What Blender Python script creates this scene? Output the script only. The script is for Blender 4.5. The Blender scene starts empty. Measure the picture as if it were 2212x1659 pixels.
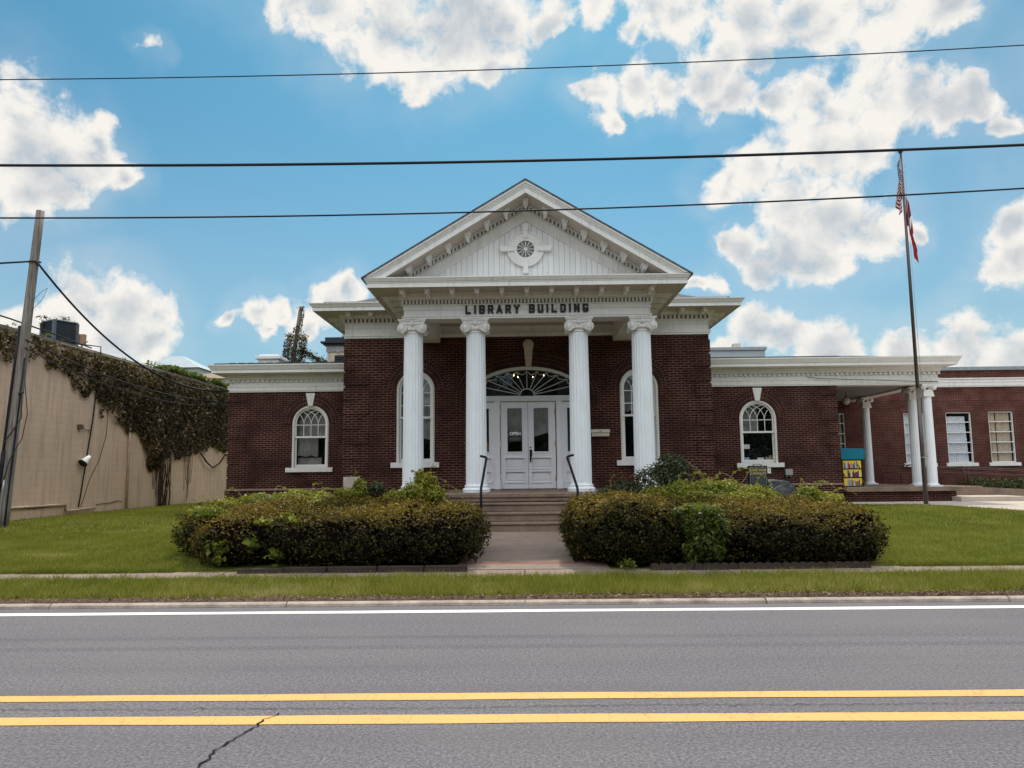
import bpy, bmesh, math, random
import numpy as np
from mathutils import Vector, Matrix
from mathutils.geometry import tessellate_polygon
random.seed(7)
rng = np.random.default_rng(11)
R = math.radians
C = bpy.context.scene.collection
scene = bpy.context.scene

# ------------------------------------------------------------------ camera
EYE = 1.65
yaw, pit, rol = R(.8), R(6.65), .0105
fw = Vector((-math.sin(yaw)*math.cos(pit), math.cos(yaw)*math.cos(pit), math.sin(pit)))
r0 = fw.cross(Vector((0, 0, 1))).normalized()
u0 = r0.cross(fw)
rt = math.cos(rol)*r0 - math.sin(rol)*u0
up = rt.cross(fw)
cam_data = bpy.data.cameras.new("camera")
cam_data.sensor_width = 36.0
cam_data.lens = 36.0*1640/2212
cam_data.clip_end = 3000
cam = bpy.data.objects.new("camera", cam_data)
C.objects.link(cam)
m3 = Matrix((rt, up, -fw)).transposed().to_4x4()
m3.translation = (0, 0, EYE)
cam.matrix_world = m3
scene.camera = cam

# ------------------------------------------------------------------ light
SUN_EL, SUN_AZ = 61, -5          # azimuth to the left of straight ahead
scene.view_settings.view_transform = 'Standard'
scene.view_settings.look = 'None'
scene.view_settings.exposure = 0.10
scene.view_settings.gamma = 1
sd = Vector((-math.sin(R(SUN_AZ))*math.cos(R(SUN_EL)), math.cos(R(SUN_AZ))*math.cos(R(SUN_EL)), math.sin(R(SUN_EL))))
sun = bpy.data.lights.new("sun", 'SUN')
sun.energy = 3.0
sun.angle = R(1.4)
sun.color = (1, .93, .82)
so = bpy.data.objects.new("sun", sun)
so.rotation_euler = sd.to_track_quat('Z', 'Y').to_euler()
C.objects.link(so)


class NT:
    """small helper round a node tree"""
    def __init__(s, t):
        s.t = t

    def n(s, kind, **kw):
        nd = s.t.nodes.new(kind)
        for k, v in kw.items():
            if k.startswith('i_'):
                nd.inputs[k[2:].replace('_', ' ')].default_value = v
            else:
                setattr(nd, k, v)
        return nd

    def l(s, a, b):
        s.t.links.new(a, b)

    def math(s, op, a, b=None, c=None, clamp=False):
        nd = s.t.nodes.new('ShaderNodeMath')
        nd.operation = op
        nd.use_clamp = clamp
        for i, q in enumerate((a, b, c)):
            if q is None:
                continue
            if hasattr(q, 'is_output'):
                s.l(q, nd.inputs[i])
            else:
                nd.inputs[i].default_value = q
        return nd.outputs[0]

    def mix(s, fac, a, b, blend='MIX'):
        nd = s.t.nodes.new('ShaderNodeMix')
        nd.data_type = 'RGBA'
        nd.blend_type = blend
        for sock, q in ((nd.inputs[0], fac), (nd.inputs[6], a), (nd.inputs[7], b)):
            if hasattr(q, 'is_output'):
                s.l(q, sock)
            elif sock.type == 'RGBA':
                sock.default_value = (*q[:3], 1)
            else:
                sock.default_value = q
        return nd.outputs[2]

    def noise(s, vec, scale, detail=4, rough=.55, dist=0., dim='3D'):
        nd = s.t.nodes.new('ShaderNodeTexNoise')
        nd.noise_dimensions = dim
        nd.inputs['Scale'].default_value = scale
        nd.inputs['Detail'].default_value = detail
        nd.inputs['Roughness'].default_value = rough
        nd.inputs['Distortion'].default_value = dist
        if vec is not None:
            s.l(vec, nd.inputs['Vector'])
        return nd

    def ramp(s, fac, stops):
        nd = s.t.nodes.new('ShaderNodeValToRGB')
        e = nd.color_ramp.elements
        while len(e) < len(stops):
            e.new(.5)
        for k, (p, c) in enumerate(stops):
            e[k].position = p
            e[k].color = (*c[:3], 1) if hasattr(c, '__len__') else (c, c, c, 1)
        s.l(fac, nd.inputs[0])
        return nd.outputs[0]

    def rng(s, v, a, b, c=0., d=1., smooth=False):
        nd = s.t.nodes.new('ShaderNodeMapRange')
        if smooth:
            nd.interpolation_type = 'SMOOTHSTEP'
        s.l(v, nd.inputs[0])
        for i, q in enumerate((a, b, c, d)):
            nd.inputs[i+1].default_value = q
        return nd.outputs[0]


def sky_dir(u, v):
    return (fw + (u-1106)/1640*rt - (v-829.5)/1640*up).normalized()


world = bpy.data.worlds.new("World")
scene.world = world
world.use_nodes = True
wt = NT(world.node_tree)
for nd in list(world.node_tree.nodes):
    world.node_tree.nodes.remove(nd)
wout = wt.n('ShaderNodeOutputWorld')
bg = wt.n('ShaderNodeBackground')
bg.inputs[1].default_value = .10
wt.l(bg.outputs[0], wout.inputs[0])
sky = wt.n('ShaderNodeTexSky', sky_type='NISHITA', sun_disc=False)
sky.sun_elevation = R(SUN_EL)
sky.sun_rotation = R(-SUN_AZ)
sky.air_density = 1.0
sky.dust_density = 1.6
sky.ozone_density = 1.5
SKY_TINT = (.37, .88, .96)
skyc = wt.mix(1.0, sky.outputs[0], SKY_TINT, 'MULTIPLY')
tc = wt.n('ShaderNodeTexCoord')
gen = tc.outputs['Generated']
# cumulus: lumps at the places they hang in the sky, torn up by noise
CLOUDS = [(700, 20, 120), (830, 50, 150), (960, 80, 130), (1070, 60, 110), (890, 160, 70), (1060, 145, 50), (620, 0, 80), (880, 195, 40), (1000, 20, 120),
          (30, 290, 130), (110, 330, 105), (195, 320, 75), (50, 400, 90), (140, 390, 75), (265, 360, 50), (20, 240, 70), (190, 270, 45),
          (180, 640, 80), (280, 640, 95), (345, 670, 60), (230, 710, 100), (120, 690, 70), (30, 720, 70), (330, 730, 70),
          (545, 680, 48), (590, 672, 38), (495, 697, 26), (700, 655, 60), (745, 640, 50), (650, 705, 60), (560, 720, 30),
          (335, 102, 34), (300, 100, 22),
          (1190, 40, 60), (1270, 30, 60), (1400, 45, 85), (1460, 10, 90), (1340, 90, 40), (1600, 30, 110), (1750, 30, 110), (1900, 15, 110), (2050, 10, 90), (1560, 110, 70), (1650, 120, 55),
          (1280, 200, 62), (1370, 190, 62), (1300, 265, 42), (1440, 185, 50), (1530, 165, 75), (1590, 200, 70), (1540, 225, 50),
          (1670, 235, 70), (1770, 240, 85), (1890, 190, 100), (1990, 215, 90), (2125, 228, 52), (1760, 330, 120), (1610, 370, 85), (1550, 400, 60), (1860, 300, 110), (2060, 250, 60),
          (1700, 430, 100), (1800, 460, 115), (1890, 480, 90), (1720, 540, 90), (1610, 525, 50), (1650, 585, 60), (1770, 560, 80), (1985, 500, 34), (1580, 520, 36),
          (1640, 710, 90), (1700, 730, 80), (1800, 765, 100), (1950, 770, 75), (2100, 755, 90), (2200, 765, 80), (1580, 770, 70), (1545, 612, 40), (1510, 620, 30),
          (2195, 570, 60), (2205, 500, 50), (2160, 590, 40), (2170, 285, 36),
          # out of the frame: to the sides, overhead and behind the camera
          (-400, 300, 260), (-700, 600, 260), (2700, 250, 300), (3000, 620, 260), (500, -500, 260), (1500, -700, 300), (1200, -350, 160)]
def vadd(a, b):
    nd = wt.n('ShaderNodeVectorMath', operation='ADD')
    wt.l(a, nd.inputs[0])
    if hasattr(b, 'is_output'):
        wt.l(b, nd.inputs[1])
    else:
        nd.inputs[1].default_value = b
    return nd.outputs[0]


def warp(vec, scale, detail, amp):
    """push a direction about by noise"""
    n = wt.noise(vec, scale, detail, .55)
    c = vadd(n.outputs['Color'], (-.5, -.5, -.5))
    nd = wt.n('ShaderNodeVectorMath', operation='SCALE')
    wt.l(c, nd.inputs[0])
    nd.inputs['Scale'].default_value = amp
    return vadd(vec, nd.outputs[0])


lumps = [(sky_dir(u, v), r/1640) for u, v, r in CLOUDS]
# unseen clouds added behind the camera and to its right as fill light
for a, e, r in ((150, 48, .5), (185, 45, .55), (215, 50, .5), (170, 72, .45), (110, 50, .45), (255, 45, .4), (80, 42, .42), (75, 22, .25), (140, 32, .3), (200, 30, .28), (235, 34, .3), (120, 66, .4), (90, 65, .3), (285, 50, .3), (160, 22, .26), (192, 18, .28), (222, 24, .26)):
    lumps.append((Vector((math.sin(R(a))*math.cos(R(e)), math.cos(R(a))*math.cos(R(e)), math.sin(R(e)))), r))
wv = warp(warp(gen, 7, 3, .085), 26, 4, .030)
acc = None
for d, r in lumps:
    di = wt.n('ShaderNodeVectorMath', operation='DISTANCE')
    wt.l(wv, di.inputs[0])
    di.inputs[1].default_value = d
    val = wt.math('MULTIPLY_ADD', di.outputs['Value'], -1/r, 1.0)
    acc = val if acc is None else wt.math('SMOOTH_MAX', acc, val, .35)
fine = warp(gen, 20, 3, .03)
n1 = wt.noise(fine, 22, 9, .62)
n1b = wt.noise(vadd(fine, (-.004, .0, .016)), 22, 6, .6)
n2 = wt.noise(gen, 7, 3, .5)
shape = wt.math('MINIMUM', acc, .55)
dens = wt.math('ADD', wt.math('MULTIPLY', shape, 2.0), wt.math('MULTIPLY_ADD', n1.outputs[0], 2.5, -1.60))
alpha = wt.rng(dens, -.06, .72, 0, 1, True)
alpha = wt.math('MAXIMUM', alpha, wt.math('MULTIPLY', wt.rng(acc, -.6, .3, 0, .22, True), wt.rng(n2.outputs[0], .3, .65)))
# thick middles are grey, puffs turned to the sun are white
core = wt.rng(wt.math('ADD', acc, wt.math('MULTIPLY_ADD', n2.outputs[0], 1.8, -.95)), .30, .95, 0, .95, True)
puff = wt.math('MULTIPLY', wt.math('SUBTRACT', n1.outputs[0], n1b.outputs[0]), 1.5)
core = wt.math('SUBTRACT', core, puff, clamp=True)
sep = wt.n('ShaderNodeSeparateXYZ')
wt.l(gen, sep.inputs[0])
# clouds on the sun's side show their shaded undersides, the added ones opposite stay plain white
core = wt.math('MULTIPLY', core, wt.rng(sep.outputs[1], -.1, .4, 0, 1, True))
cloudc = wt.mix(core, (9.0, 8.6, 8.0), (5.2, 5.6, 6.0))
# haze pales the blue towards the horizon
haz = wt.rng(sep.outputs[2], .50, .05, 0., .42, True)
skyc = wt.mix(haz, skyc, (5.2, 6.0, 6.9))
front = wt.rng(sep.outputs[1], .25, -.15, 1., 2.5, True)  # boosts the added clouds behind the camera to fill the shaded facade
fs = wt.n('ShaderNodeVectorMath', operation='SCALE')
wt.l(wt.mix(wt.rng(sep.outputs[1], .1, -.1, 0, 1), cloudc, (7.0, 7.3, 7.5)), fs.inputs[0])
wt.l(front, fs.inputs['Scale'])
wt.l(wt.mix(wt.math('MULTIPLY', alpha, .97), skyc, fs.outputs[0]), bg.inputs[0])


# ------------------------------------------------------------------ materials
def mat(name, fn, rough=.7, spec=.3, metal=0.):
    m = bpy.data.materials.new(name)
    m.use_nodes = True
    t = NT(m.node_tree)
    p = m.node_tree.nodes['Principled BSDF']
    p.inputs['Roughness'].default_value = rough
    p.inputs['Specular IOR Level'].default_value = spec
    p.inputs['Metallic'].default_value = metal
    fn(t, p)
    return m


def setc(t, p, c):
    if hasattr(c, 'is_output'):
        t.l(c, p.inputs['Base Color'])
    else:
        p.inputs['Base Color'].default_value = (*c, 1)


def bump(t, p, h, strength=.3, dist=.01):
    b = t.n('ShaderNodeBump')
    b.inputs['Strength'].default_value = strength
    b.inputs['Distance'].default_value = dist
    t.l(h, b.inputs['Height'])
    t.l(b.outputs[0], p.inputs['Normal'])


def obj_co(t):
    return t.n('ShaderNodeTexCoord').outputs['Object']


def uv_co(t):
    return t.n('ShaderNodeTexCoord').outputs['UV']


def plain(name, c, rough=.6, spec=.3, var=.12, scale=6., metal=0., b=0.):
    def fn(t, p):
        n = t.noise(obj_co(t), scale, 5, .6)
        lo = tuple(x*(1-var) for x in c)
        hi = tuple(min(1, x*(1+var)) for x in c)
        setc(t, p, t.mix(t.rng(n.outputs[0], .3, .7), lo, hi))
        if b:
            bump(t, p, n.outputs[0], b, .01)
    return mat(name, fn, rough, spec, metal)


def brick_mat(name, c1, c2, mortar, bw=.213, rh=.0678, ms=.012, off=.5, vary=.5, patch=.35):
    def fn(t, p):
        uv = uv_co(t)
        wob = t.noise(uv, 3., 2, .5)
        add = t.n('ShaderNodeVectorMath', operation='SCALE')
        t.l(wob.outputs['Color'], add.inputs[0])
        add.inputs['Scale'].default_value = .012
        co = t.n('ShaderNodeVectorMath', operation='ADD')
        t.l(uv, co.inputs[0])
        t.l(add.outputs[0], co.inputs[1])
        b = t.n('ShaderNodeTexBrick')
        b.offset = off
        b.inputs['Scale'].default_value = 1
        b.inputs['Brick Width'].default_value = bw
        b.inputs['Row Height'].default_value = rh
        b.inputs['Mortar Size'].default_value = ms/2
        b.inputs['Mortar Smooth'].default_value = .2
        b.inputs['Bias'].default_value = -.1
        b.inputs['Color1'].default_value = (*c1, 1)
        b.inputs['Color2'].default_value = (*c2, 1)
        n0 = t.noise(uv, 1.3, 3, .6)
        mm = t.mix(t.rng(n0.outputs[0], .36, .60), tuple(x*.30 for x in mortar), mortar)
        t.l(mm, b.inputs['Mortar'])
        t.l(co.outputs[0], b.inputs['Vector'])
        n1 = t.noise(uv, .8, 5, .65)
        n2 = t.noise(uv, 30, 3, .6)
        n6 = t.noise(uv, 2.2, 6, .7)
        c = t.mix(t.rng(n1.outputs[0], .3, .7, 0, patch), b.outputs['Color'], (c1[0]*.5, c1[1]*.5, c1[2]*.5))
        c = t.mix(t.rng(n6.outputs[0], .5, .78, 0, .5), c, (c1[0]*1.5, c1[1]*2.6, c1[2]*2.2))
        c = t.mix(t.rng(n2.outputs[0], .3, .75, 0, vary), c, t.mix(1., c, (1.5, 1.4, 1.35), 'MULTIPLY'))
        setc(t, p, c)
        inv = t.math('SUBTRACT', 1., b.outputs['Fac'])
        bump(t, p, t.math('ADD', inv, t.math('MULTIPLY', n2.outputs[0], .3)), .6, .006)
    return mat(name, fn, .85, .2)


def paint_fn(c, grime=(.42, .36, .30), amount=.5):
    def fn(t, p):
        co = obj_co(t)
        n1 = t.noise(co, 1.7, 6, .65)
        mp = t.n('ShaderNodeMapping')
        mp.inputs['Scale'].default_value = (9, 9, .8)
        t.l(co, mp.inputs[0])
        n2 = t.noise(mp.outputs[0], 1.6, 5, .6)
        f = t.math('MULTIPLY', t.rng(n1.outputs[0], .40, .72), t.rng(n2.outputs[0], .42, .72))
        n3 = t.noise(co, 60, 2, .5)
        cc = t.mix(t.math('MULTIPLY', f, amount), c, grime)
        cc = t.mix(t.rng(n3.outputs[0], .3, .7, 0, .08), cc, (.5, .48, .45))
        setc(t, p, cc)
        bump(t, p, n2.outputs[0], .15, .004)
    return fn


M = {}
M['brick'] = brick_mat('brick_dark', (.044, .0115, .0085), (.010, .0045, .0043), (.25, .13, .105), ms=.017, patch=.45)
M['brick_arch'] = brick_mat('brick_arch', (.036, .0105, .008), (.012, .0052, .005), (.25, .135, .11), bw=.074, rh=.118, ms=.016, patch=.2)
M['brick_annex'] = brick_mat('brick_annex', (.085, .025, .018), (.045, .0155, .0125), (.24, .135, .11), rh=.0655, ms=.013, patch=.25)
M['brick_soldier'] = brick_mat('brick_soldier', (.105, .031, .027), (.07, .023, .021), (.27, .17, .145), bw=.068, rh=.21, ms=.012, off=0)
M['brick_buff'] = brick_mat('brick_buff', (.62, .50, .38), (.52, .41, .31), (.35, .28, .22), patch=.1)
M['white'] = mat('white_paint', paint_fn((.81, .785, .76), amount=.7), .5, .35)
M['white_shaft'] = mat('white_shaft_paint', paint_fn((.84, .87, .90), amount=.4), .4, .45)
M['white_door'] = mat('white_door_paint', paint_fn((.83, .82, .85), amount=.3), .4, .4)
M['cream'] = plain('cream_stone', (.60, .53, .44), .8, .2, .12, 9)
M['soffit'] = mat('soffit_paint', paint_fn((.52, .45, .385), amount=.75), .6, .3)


def boards_fn(t, p):
    uv = uv_co(t)
    b = t.n('ShaderNodeTexBrick')
    b.offset = 0
    b.inputs['Scale'].default_value = 1
    b.inputs['Brick Width'].default_value = .128
    b.inputs['Row Height'].default_value = 9
    b.inputs['Mortar Size'].default_value = .004
    b.inputs['Color1'].default_value = (.82, .82, .82, 1)
    b.inputs['Color2'].default_value = (.74, .73, .72, 1)
    b.inputs['Mortar'].default_value = (.28, .26, .25, 1)
    t.l(uv, b.inputs['Vector'])
    setc(t, p, b.outputs['Color'])
    bump(t, p, t.math('SUBTRACT', 1., b.outputs['Fac']), .5, .008)


M['boards'] = mat('tympanum_boards', boards_fn, .5, .35)


def shingle_fn(t, p):
    uv = uv_co(t)
    b = t.n('ShaderNodeTexBrick')
    b.inputs['Scale'].default_value = 1
    b.inputs['Brick Width'].default_value = .3
    b.inputs['Row Height'].default_value = .14
    b.inputs['Mortar Size'].default_value = .006
    b.inputs['Color1'].default_value = (.075, .08, .095, 1)
    b.inputs['Color2'].default_value = (.12, .12, .13, 1)
    b.inputs['Mortar'].default_value = (.02, .02, .025, 1)
    t.l(uv, b.inputs['Vector'])
    setc(t, p, b.outputs['Color'])
    bump(t, p, b.outputs['Fac'], -.6, .012)


M['shingle'] = mat('roof_shingle', shingle_fn, .85, .2)
M['tar'] = plain('flat_roof_tar', (.05, .05, .055), .9, .2, .3, 2)
M['black'] = plain('black_metal', (.012, .011, .012), .6, .2, .2, 20)
M['black_letter'] = plain('black_letter', (.014, .010, .011), .5, .4, .2, 20)
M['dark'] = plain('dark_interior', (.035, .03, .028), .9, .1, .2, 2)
M['concrete'] = None


def conc_fn(c, stain, sc=1.0, joints=None):
    def fn(t, p):
        co = obj_co(t)
        n1 = t.noise(co, .9*sc, 6, .65)
        n2 = t.noise(co, 7*sc, 5, .6)
        n3 = t.noise(co, 70, 3, .6)
        cc = t.mix(t.rng(n1.outputs[0], .35, .7), c, stain)
        cc = t.mix(t.rng(n2.outputs[0], .45, .8, 0, .5), cc, tuple(x*.6 for x in stain))
        cc = t.mix(t.rng(n3.outputs[0], .3, .7, 0, .35), cc, tuple(min(1, x*1.35) for x in c))
        setc(t, p, cc)
        bump(t, p, t.math('ADD', n3.outputs[0], n2.outputs[0]), .35, .004)
    return fn


M['concrete'] = mat('concrete', conc_fn((.28, .21, .172), (.18, .132, .11)), .9, .2)
M['concrete_pale'] = mat('concrete_pale', conc_fn((.50, .42, .36), (.38, .31, .26)), .9, .2)
M['step'] = mat('worn_step_concrete', conc_fn((.26, .185, .14), (.11, .078, .06), 2.2), .85, .25)
M['edging'] = mat('hedge_shade_edging', conc_fn((.055, .04, .034), (.028, .021, .018), 4.), .9, .2)  # concrete darkened below its own tone to paint in the hedge's shade
M['band_brown'] = plain('brown_band_paint', (.26, .21, .17), .8, .2, .2, 7)  # brown, darker than the trim; backs the dentil rows
M['kerb'] = mat('kerb_concrete', conc_fn((.44, .36, .30), (.16, .12, .10), 4.5), .9, .2)
M['block'] = None


def block_fn(t, p):
    uv = uv_co(t)
    b = t.n('ShaderNodeTexBrick')
    b.inputs['Scale'].default_value = 1
    b.inputs['Brick Width'].default_value = 6.5
    b.inputs['Row Height'].default_value = .203
    b.inputs['Mortar Size'].default_value = .0045
    b.inputs['Mortar Smooth'].default_value = .5
    b.inputs['Color1'].default_value = (.78, .54, .41, 1)
    b.inputs['Color2'].default_value = (.75, .515, .39, 1)
    b.inputs['Mortar'].default_value = (.60, .415, .315, 1)
    t.l(uv, b.inputs['Vector'])
    n = t.noise(uv, .6, 5, .6)
    n2 = t.noise(uv, 40, 3, .6)
    mp = t.n('ShaderNodeMapping')
    mp.inputs['Scale'].default_value = (3, .35, 1)
    t.l(uv, mp.inputs[0])
    n3 = t.noise(mp.outputs[0], 1.5, 5, .6)
    c = t.mix(t.rng(n.outputs[0], .4, .75, 0, .5), b.outputs['Color'], (.56, .41, .31))
    c = t.mix(t.rng(n3.outputs[0], .46, .75, 0, .6), c, (.36, .25, .185))
    setc(t, p, c)
    bump(t, p, t.math('ADD', t.math('SUBTRACT', 1., b.outputs['Fac']), t.math('MULTIPLY', n2.outputs[0], .4)), .5, .006)


M['block'] = mat('painted_block', block_fn, .8, .25)


def asphalt_fn(t, p):
    co = obj_co(t)
    n1 = t.noise(co, 46, 3, .8)
    n2 = t.noise(co, .35, 5, .6)
    mp = t.n('ShaderNodeMapping')
    mp.inputs['Scale'].default_value = (.06, 1.3, 1)
    t.l(co, mp.inputs[0])
    n3 = t.noise(mp.outputs[0], 1.2, 4, .6)
    vo = t.n('ShaderNodeTexVoronoi')
    vo.inputs['Scale'].default_value = 34
    t.l(co, vo.inputs['Vector'])
    n4 = t.noise(co, 24, 3, .7)
    c = t.mix(t.rng(n1.outputs[0], .32, .70), (.030, .026, .030), (.33, .298, .315))
    c = t.mix(t.rng(n4.outputs[0], .35, .68, 0, .55), c, (.088, .079, .086))
    c = t.mix(t.rng(vo.outputs['Distance'], .05, .17, .6, 0), c, (.40, .37, .36))
    c = t.mix(t.rng(n3.outputs[0], .35, .7, 0, .5), c, (.102, .092, .10))
    c = t.mix(t.rng(n2.outputs[0], .45, .75, 0, .3), c, (.20, .185, .18))
    setc(t, p, c)
    bump(t, p, t.math('ADD', n1.outputs[0], vo.outputs['Distance']), .5, .006)


M['asphalt'] = mat('asphalt', asphalt_fn, .9, .25)


def line_fn(c, crackc, crack=True):
    def fn(t, p):
        co = obj_co(t)
        n1 = t.noise(co, 140, 2, .7)
        mp = t.n('ShaderNodeMapping')
        mp.inputs['Scale'].default_value = (3.2, .9, 1)
        mp.inputs['Rotation'].default_value = (0, 0, .35)
        t.l(co, mp.inputs[0])
        wn = t.noise(co, 9, 4, .6)
        ws = t.n('ShaderNodeVectorMath', operation='SCALE')
        t.l(wn.outputs['Color'], ws.inputs[0])
        ws.inputs['Scale'].default_value = .35
        wa = t.n('ShaderNodeVectorMath', operation='ADD')
        t.l(mp.outputs[0], wa.inputs[0])
        t.l(ws.outputs[0], wa.inputs[1])
        vo = t.n('ShaderNodeTexVoronoi', feature='DISTANCE_TO_EDGE')
        vo.inputs['Scale'].default_value = 1.1
        t.l(wa.outputs[0], vo.inputs['Vector'])
        n2 = t.noise(co, 1.5, 4, .6)
        n5 = t.noise(co, 38, 4, .75)
        cc = t.mix(t.rng(n1.outputs[0], .25, .75, 0, .35), c, tuple(x*.62 for x in c))
        cc = t.mix(t.rng(n5.outputs[0], .57, .70, 0, .55), cc, (.16, .135, .12))
        cc = t.mix(t.rng(n2.outputs[0], .5, .8, 0, .35), cc, tuple(x*.72 for x in c))
        if crack:
            f = t.math('MULTIPLY', t.rng(vo.outputs['Distance'], .004, .016, .6, 0), t.rng(n2.outputs[0], .3, .5))
            cc = t.mix(f, cc, crackc)
        setc(t, p, cc)
        bump(t, p, n1.outputs[0], .35, .004)
    return fn


M['yellow_line'] = mat('yellow_road_paint', line_fn((.74, .42, .135), (.40, .22, .10)), .7, .3)
M['white_line'] = mat('white_road_paint', line_fn((.84, .80, .74), (.3, .28, .27), False), .7, .3)
M['crack'] = plain('crack_tar', (.016, .014, .014), .9, .1, .3, 30)


def soil_fn(t, p):
    co = obj_co(t)
    n1 = t.noise(co, .5, 6, .6)
    n2 = t.noise(co, 22, 5, .7)
    c = t.mix(t.rng(n1.outputs[0], .35, .7), (.14, .155, .018), (.19, .18, .032))
    c = t.mix(t.rng(n2.outputs[0], .35, .75), (.08, .09, .013), c)
    setc(t, p, c)
    bump(t, p, n2.outputs[0], .8, .03)


M['lawn'] = mat('lawn_turf', soil_fn, .95, .1)
M['earth'] = plain('bare_earth', (.10, .065, .045), .95, .1, .4, 12, b=.5)


def leaf_mat(name, stops, trans=.35, rough=.5, spec=.3):
    m = bpy.data.materials.new(name)
    m.use_nodes = True
    t = NT(m.node_tree)
    p = m.node_tree.nodes['Principled BSDF']
    a = t.n('ShaderNodeAttribute', attribute_name='tint')
    col = t.ramp(a.outputs['Fac'], stops)
    t.l(col, p.inputs['Base Color'])
    p.inputs['Roughness'].default_value = rough
    p.inputs['Specular IOR Level'].default_value = spec
    tr = t.n('ShaderNodeBsdfTranslucent')
    t.l(t.mix(1., col, (1.25, 1.35, .7), 'MULTIPLY'), tr.inputs[0])
    mx = t.n('ShaderNodeMixShader')
    mx.inputs[0].default_value = trans
    t.l(p.outputs[0], mx.inputs[1])
    t.l(tr.outputs[0], mx.inputs[2])
    t.l(mx.outputs[0], m.node_tree.nodes['Material Output'].inputs[0])
    return m


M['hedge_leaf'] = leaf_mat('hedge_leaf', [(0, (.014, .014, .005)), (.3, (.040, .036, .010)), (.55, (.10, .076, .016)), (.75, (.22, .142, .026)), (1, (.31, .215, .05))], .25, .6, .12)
M['vine_leaf'] = leaf_mat('creeper_leaf', [(0, (.05, .07, .014)), (.5, (.17, .19, .024)), (1, (.38, .34, .05))], .35)
M['ivy_leaf'] = leaf_mat('wall_vine_leaf', [(0, (.026, .020, .010)), (.45, (.080, .058, .026)), (.75, (.17, .12, .055)), (1, (.34, .26, .16))], .3, .6, .12)
M['dark_leaf'] = leaf_mat('dark_shrub_leaf', [(0, (.018, .026, .013)), (.5, (.05, .065, .026)), (1, (.15, .155, .05))], .25)
M['grass'] = leaf_mat('grass_blade', [(0, (.085, .098, .012)), (.45, (.185, .195, .024)), (.8, (.29, .265, .06)), (1, (.44, .36, .20))], .35, .6)
M['litter'] = leaf_mat('dead_leaf', [(0, (.05, .028, .018)), (.5, (.16, .09, .06)), (1, (.38, .28, .18))], .1, .8)
M['petal'] = plain('red_petal', (.45, .012, .03), .5, .3, .3, 30)
M['bark'] = plain('woody_stem', (.055, .038, .026), .9, .1, .4, 15, b=.5)
M['twig_pale'] = plain('pale_tendril', (.36, .27, .15), .8, .2, .3, 20)
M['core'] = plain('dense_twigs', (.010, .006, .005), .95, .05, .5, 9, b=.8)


def wood_fn(t, p):
    co = obj_co(t)
    mp = t.n('ShaderNodeMapping')
    mp.inputs['Scale'].default_value = (14, 14, .7)
    t.l(co, mp.inputs[0])
    n = t.noise(mp.outputs[0], 1.8, 6, .65)
    n2 = t.noise(co, .5, 3, .5)
    c = t.mix(t.rng(n.outputs[0], .35, .65), (.14, .11, .095), (.40, .36, .33))
    c = t.mix(t.rng(n2.outputs[0], .4, .65, 0, .5), c, (.13, .10, .085))
    setc(t, p, c)
    bump(t, p, n.outputs[0], .6, .01)


M['wood'] = mat('weathered_pole_wood', wood_fn, .9, .15)


def glass_mat(name, tint=(.6, .62, .62), wob=.25):
    m = bpy.data.materials.new(name)
    m.use_nodes = True
    t = NT(m.node_tree)
    nodes = m.node_tree.nodes
    nodes.remove(nodes['Principled BSDF'])
    fr = t.n('ShaderNodeLayerWeight')
    g = t.n('ShaderNodeBsdfGlossy')
    g.inputs['Roughness'].default_value = .02
    g.inputs['Color'].default_value = (.85, .88, .9, 1)
    tr = t.n('ShaderNodeBsdfTransparent')
    tr.inputs[0].default_value = (*tint, 1)
    n = t.noise(obj_co(t), 3.5, 2, .5)
    b = t.n('ShaderNodeBump')
    b.inputs['Strength'].default_value = wob
    b.inputs['Distance'].default_value = .02
    t.l(n.outputs[0], b.inputs['Height'])
    t.l(b.outputs[0], g.inputs['Normal'])
    t.l(b.outputs[0], fr.inputs['Normal'])
    fc = t.math('MULTIPLY_ADD', t.math('POWER', fr.outputs['Facing'], 5.), .9, .075)
    mx = t.n('ShaderNodeMixShader')
    t.l(fc, mx.inputs[0])
    t.l(tr.outputs[0], mx.inputs[1])
    t.l(g.outputs[0], mx.inputs[2])
    t.l(mx.outputs[0], nodes['Material Output'].inputs[0])
    return m


M['glass'] = glass_mat('old_glass', (.86, .88, .88))
M['curtain_grey'] = plain('grey_curtain', (.30, .28, .27), .9, .1, .35, 3)
M['curtain_white'] = plain('white_curtain', (.80, .82, .88), .9, .1, .06, 3)
M['curtain_tan'] = plain('tan_curtain', (.62, .51, .40), .9, .1, .1, 4)
M['teal'] = plain('teal_panel', (.0, .17, .25), .55, .3, .05, 3)
M['yellow'] = plain('yellow_panel', (.85, .58, .05), .5, .3, .05, 3)
for nm, c in dict(red=(.35, .03, .03), blue=(.05, .10, .30), navy=(.02, .03, .07), tan=(.45, .33, .2), grey=(.3, .3, .32), white=(.75, .73, .7), brown=(.10, .05, .03), sky=(.25, .5, .6)).items():
    M['book_'+nm] = plain('book_'+nm, c, .6, .3, .1, 5)
M['gold'] = plain('gold_letter', (.50, .36, .15), .5, .4, .1, 9)
M['sign_blue'] = plain('sign_slate', (.030, .040, .048), .4, .5, .15, 6)
M['rock'] = None


def rock_fn(t, p):
    co = obj_co(t)
    n = t.noise(co, 4, 8, .7)
    setc(t, p, t.mix(t.rng(n.outputs[0], .35, .7), (.014, .016, .020), (.05, .051, .057)))
    bump(t, p, n.outputs[0], .9, .06)


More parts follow.
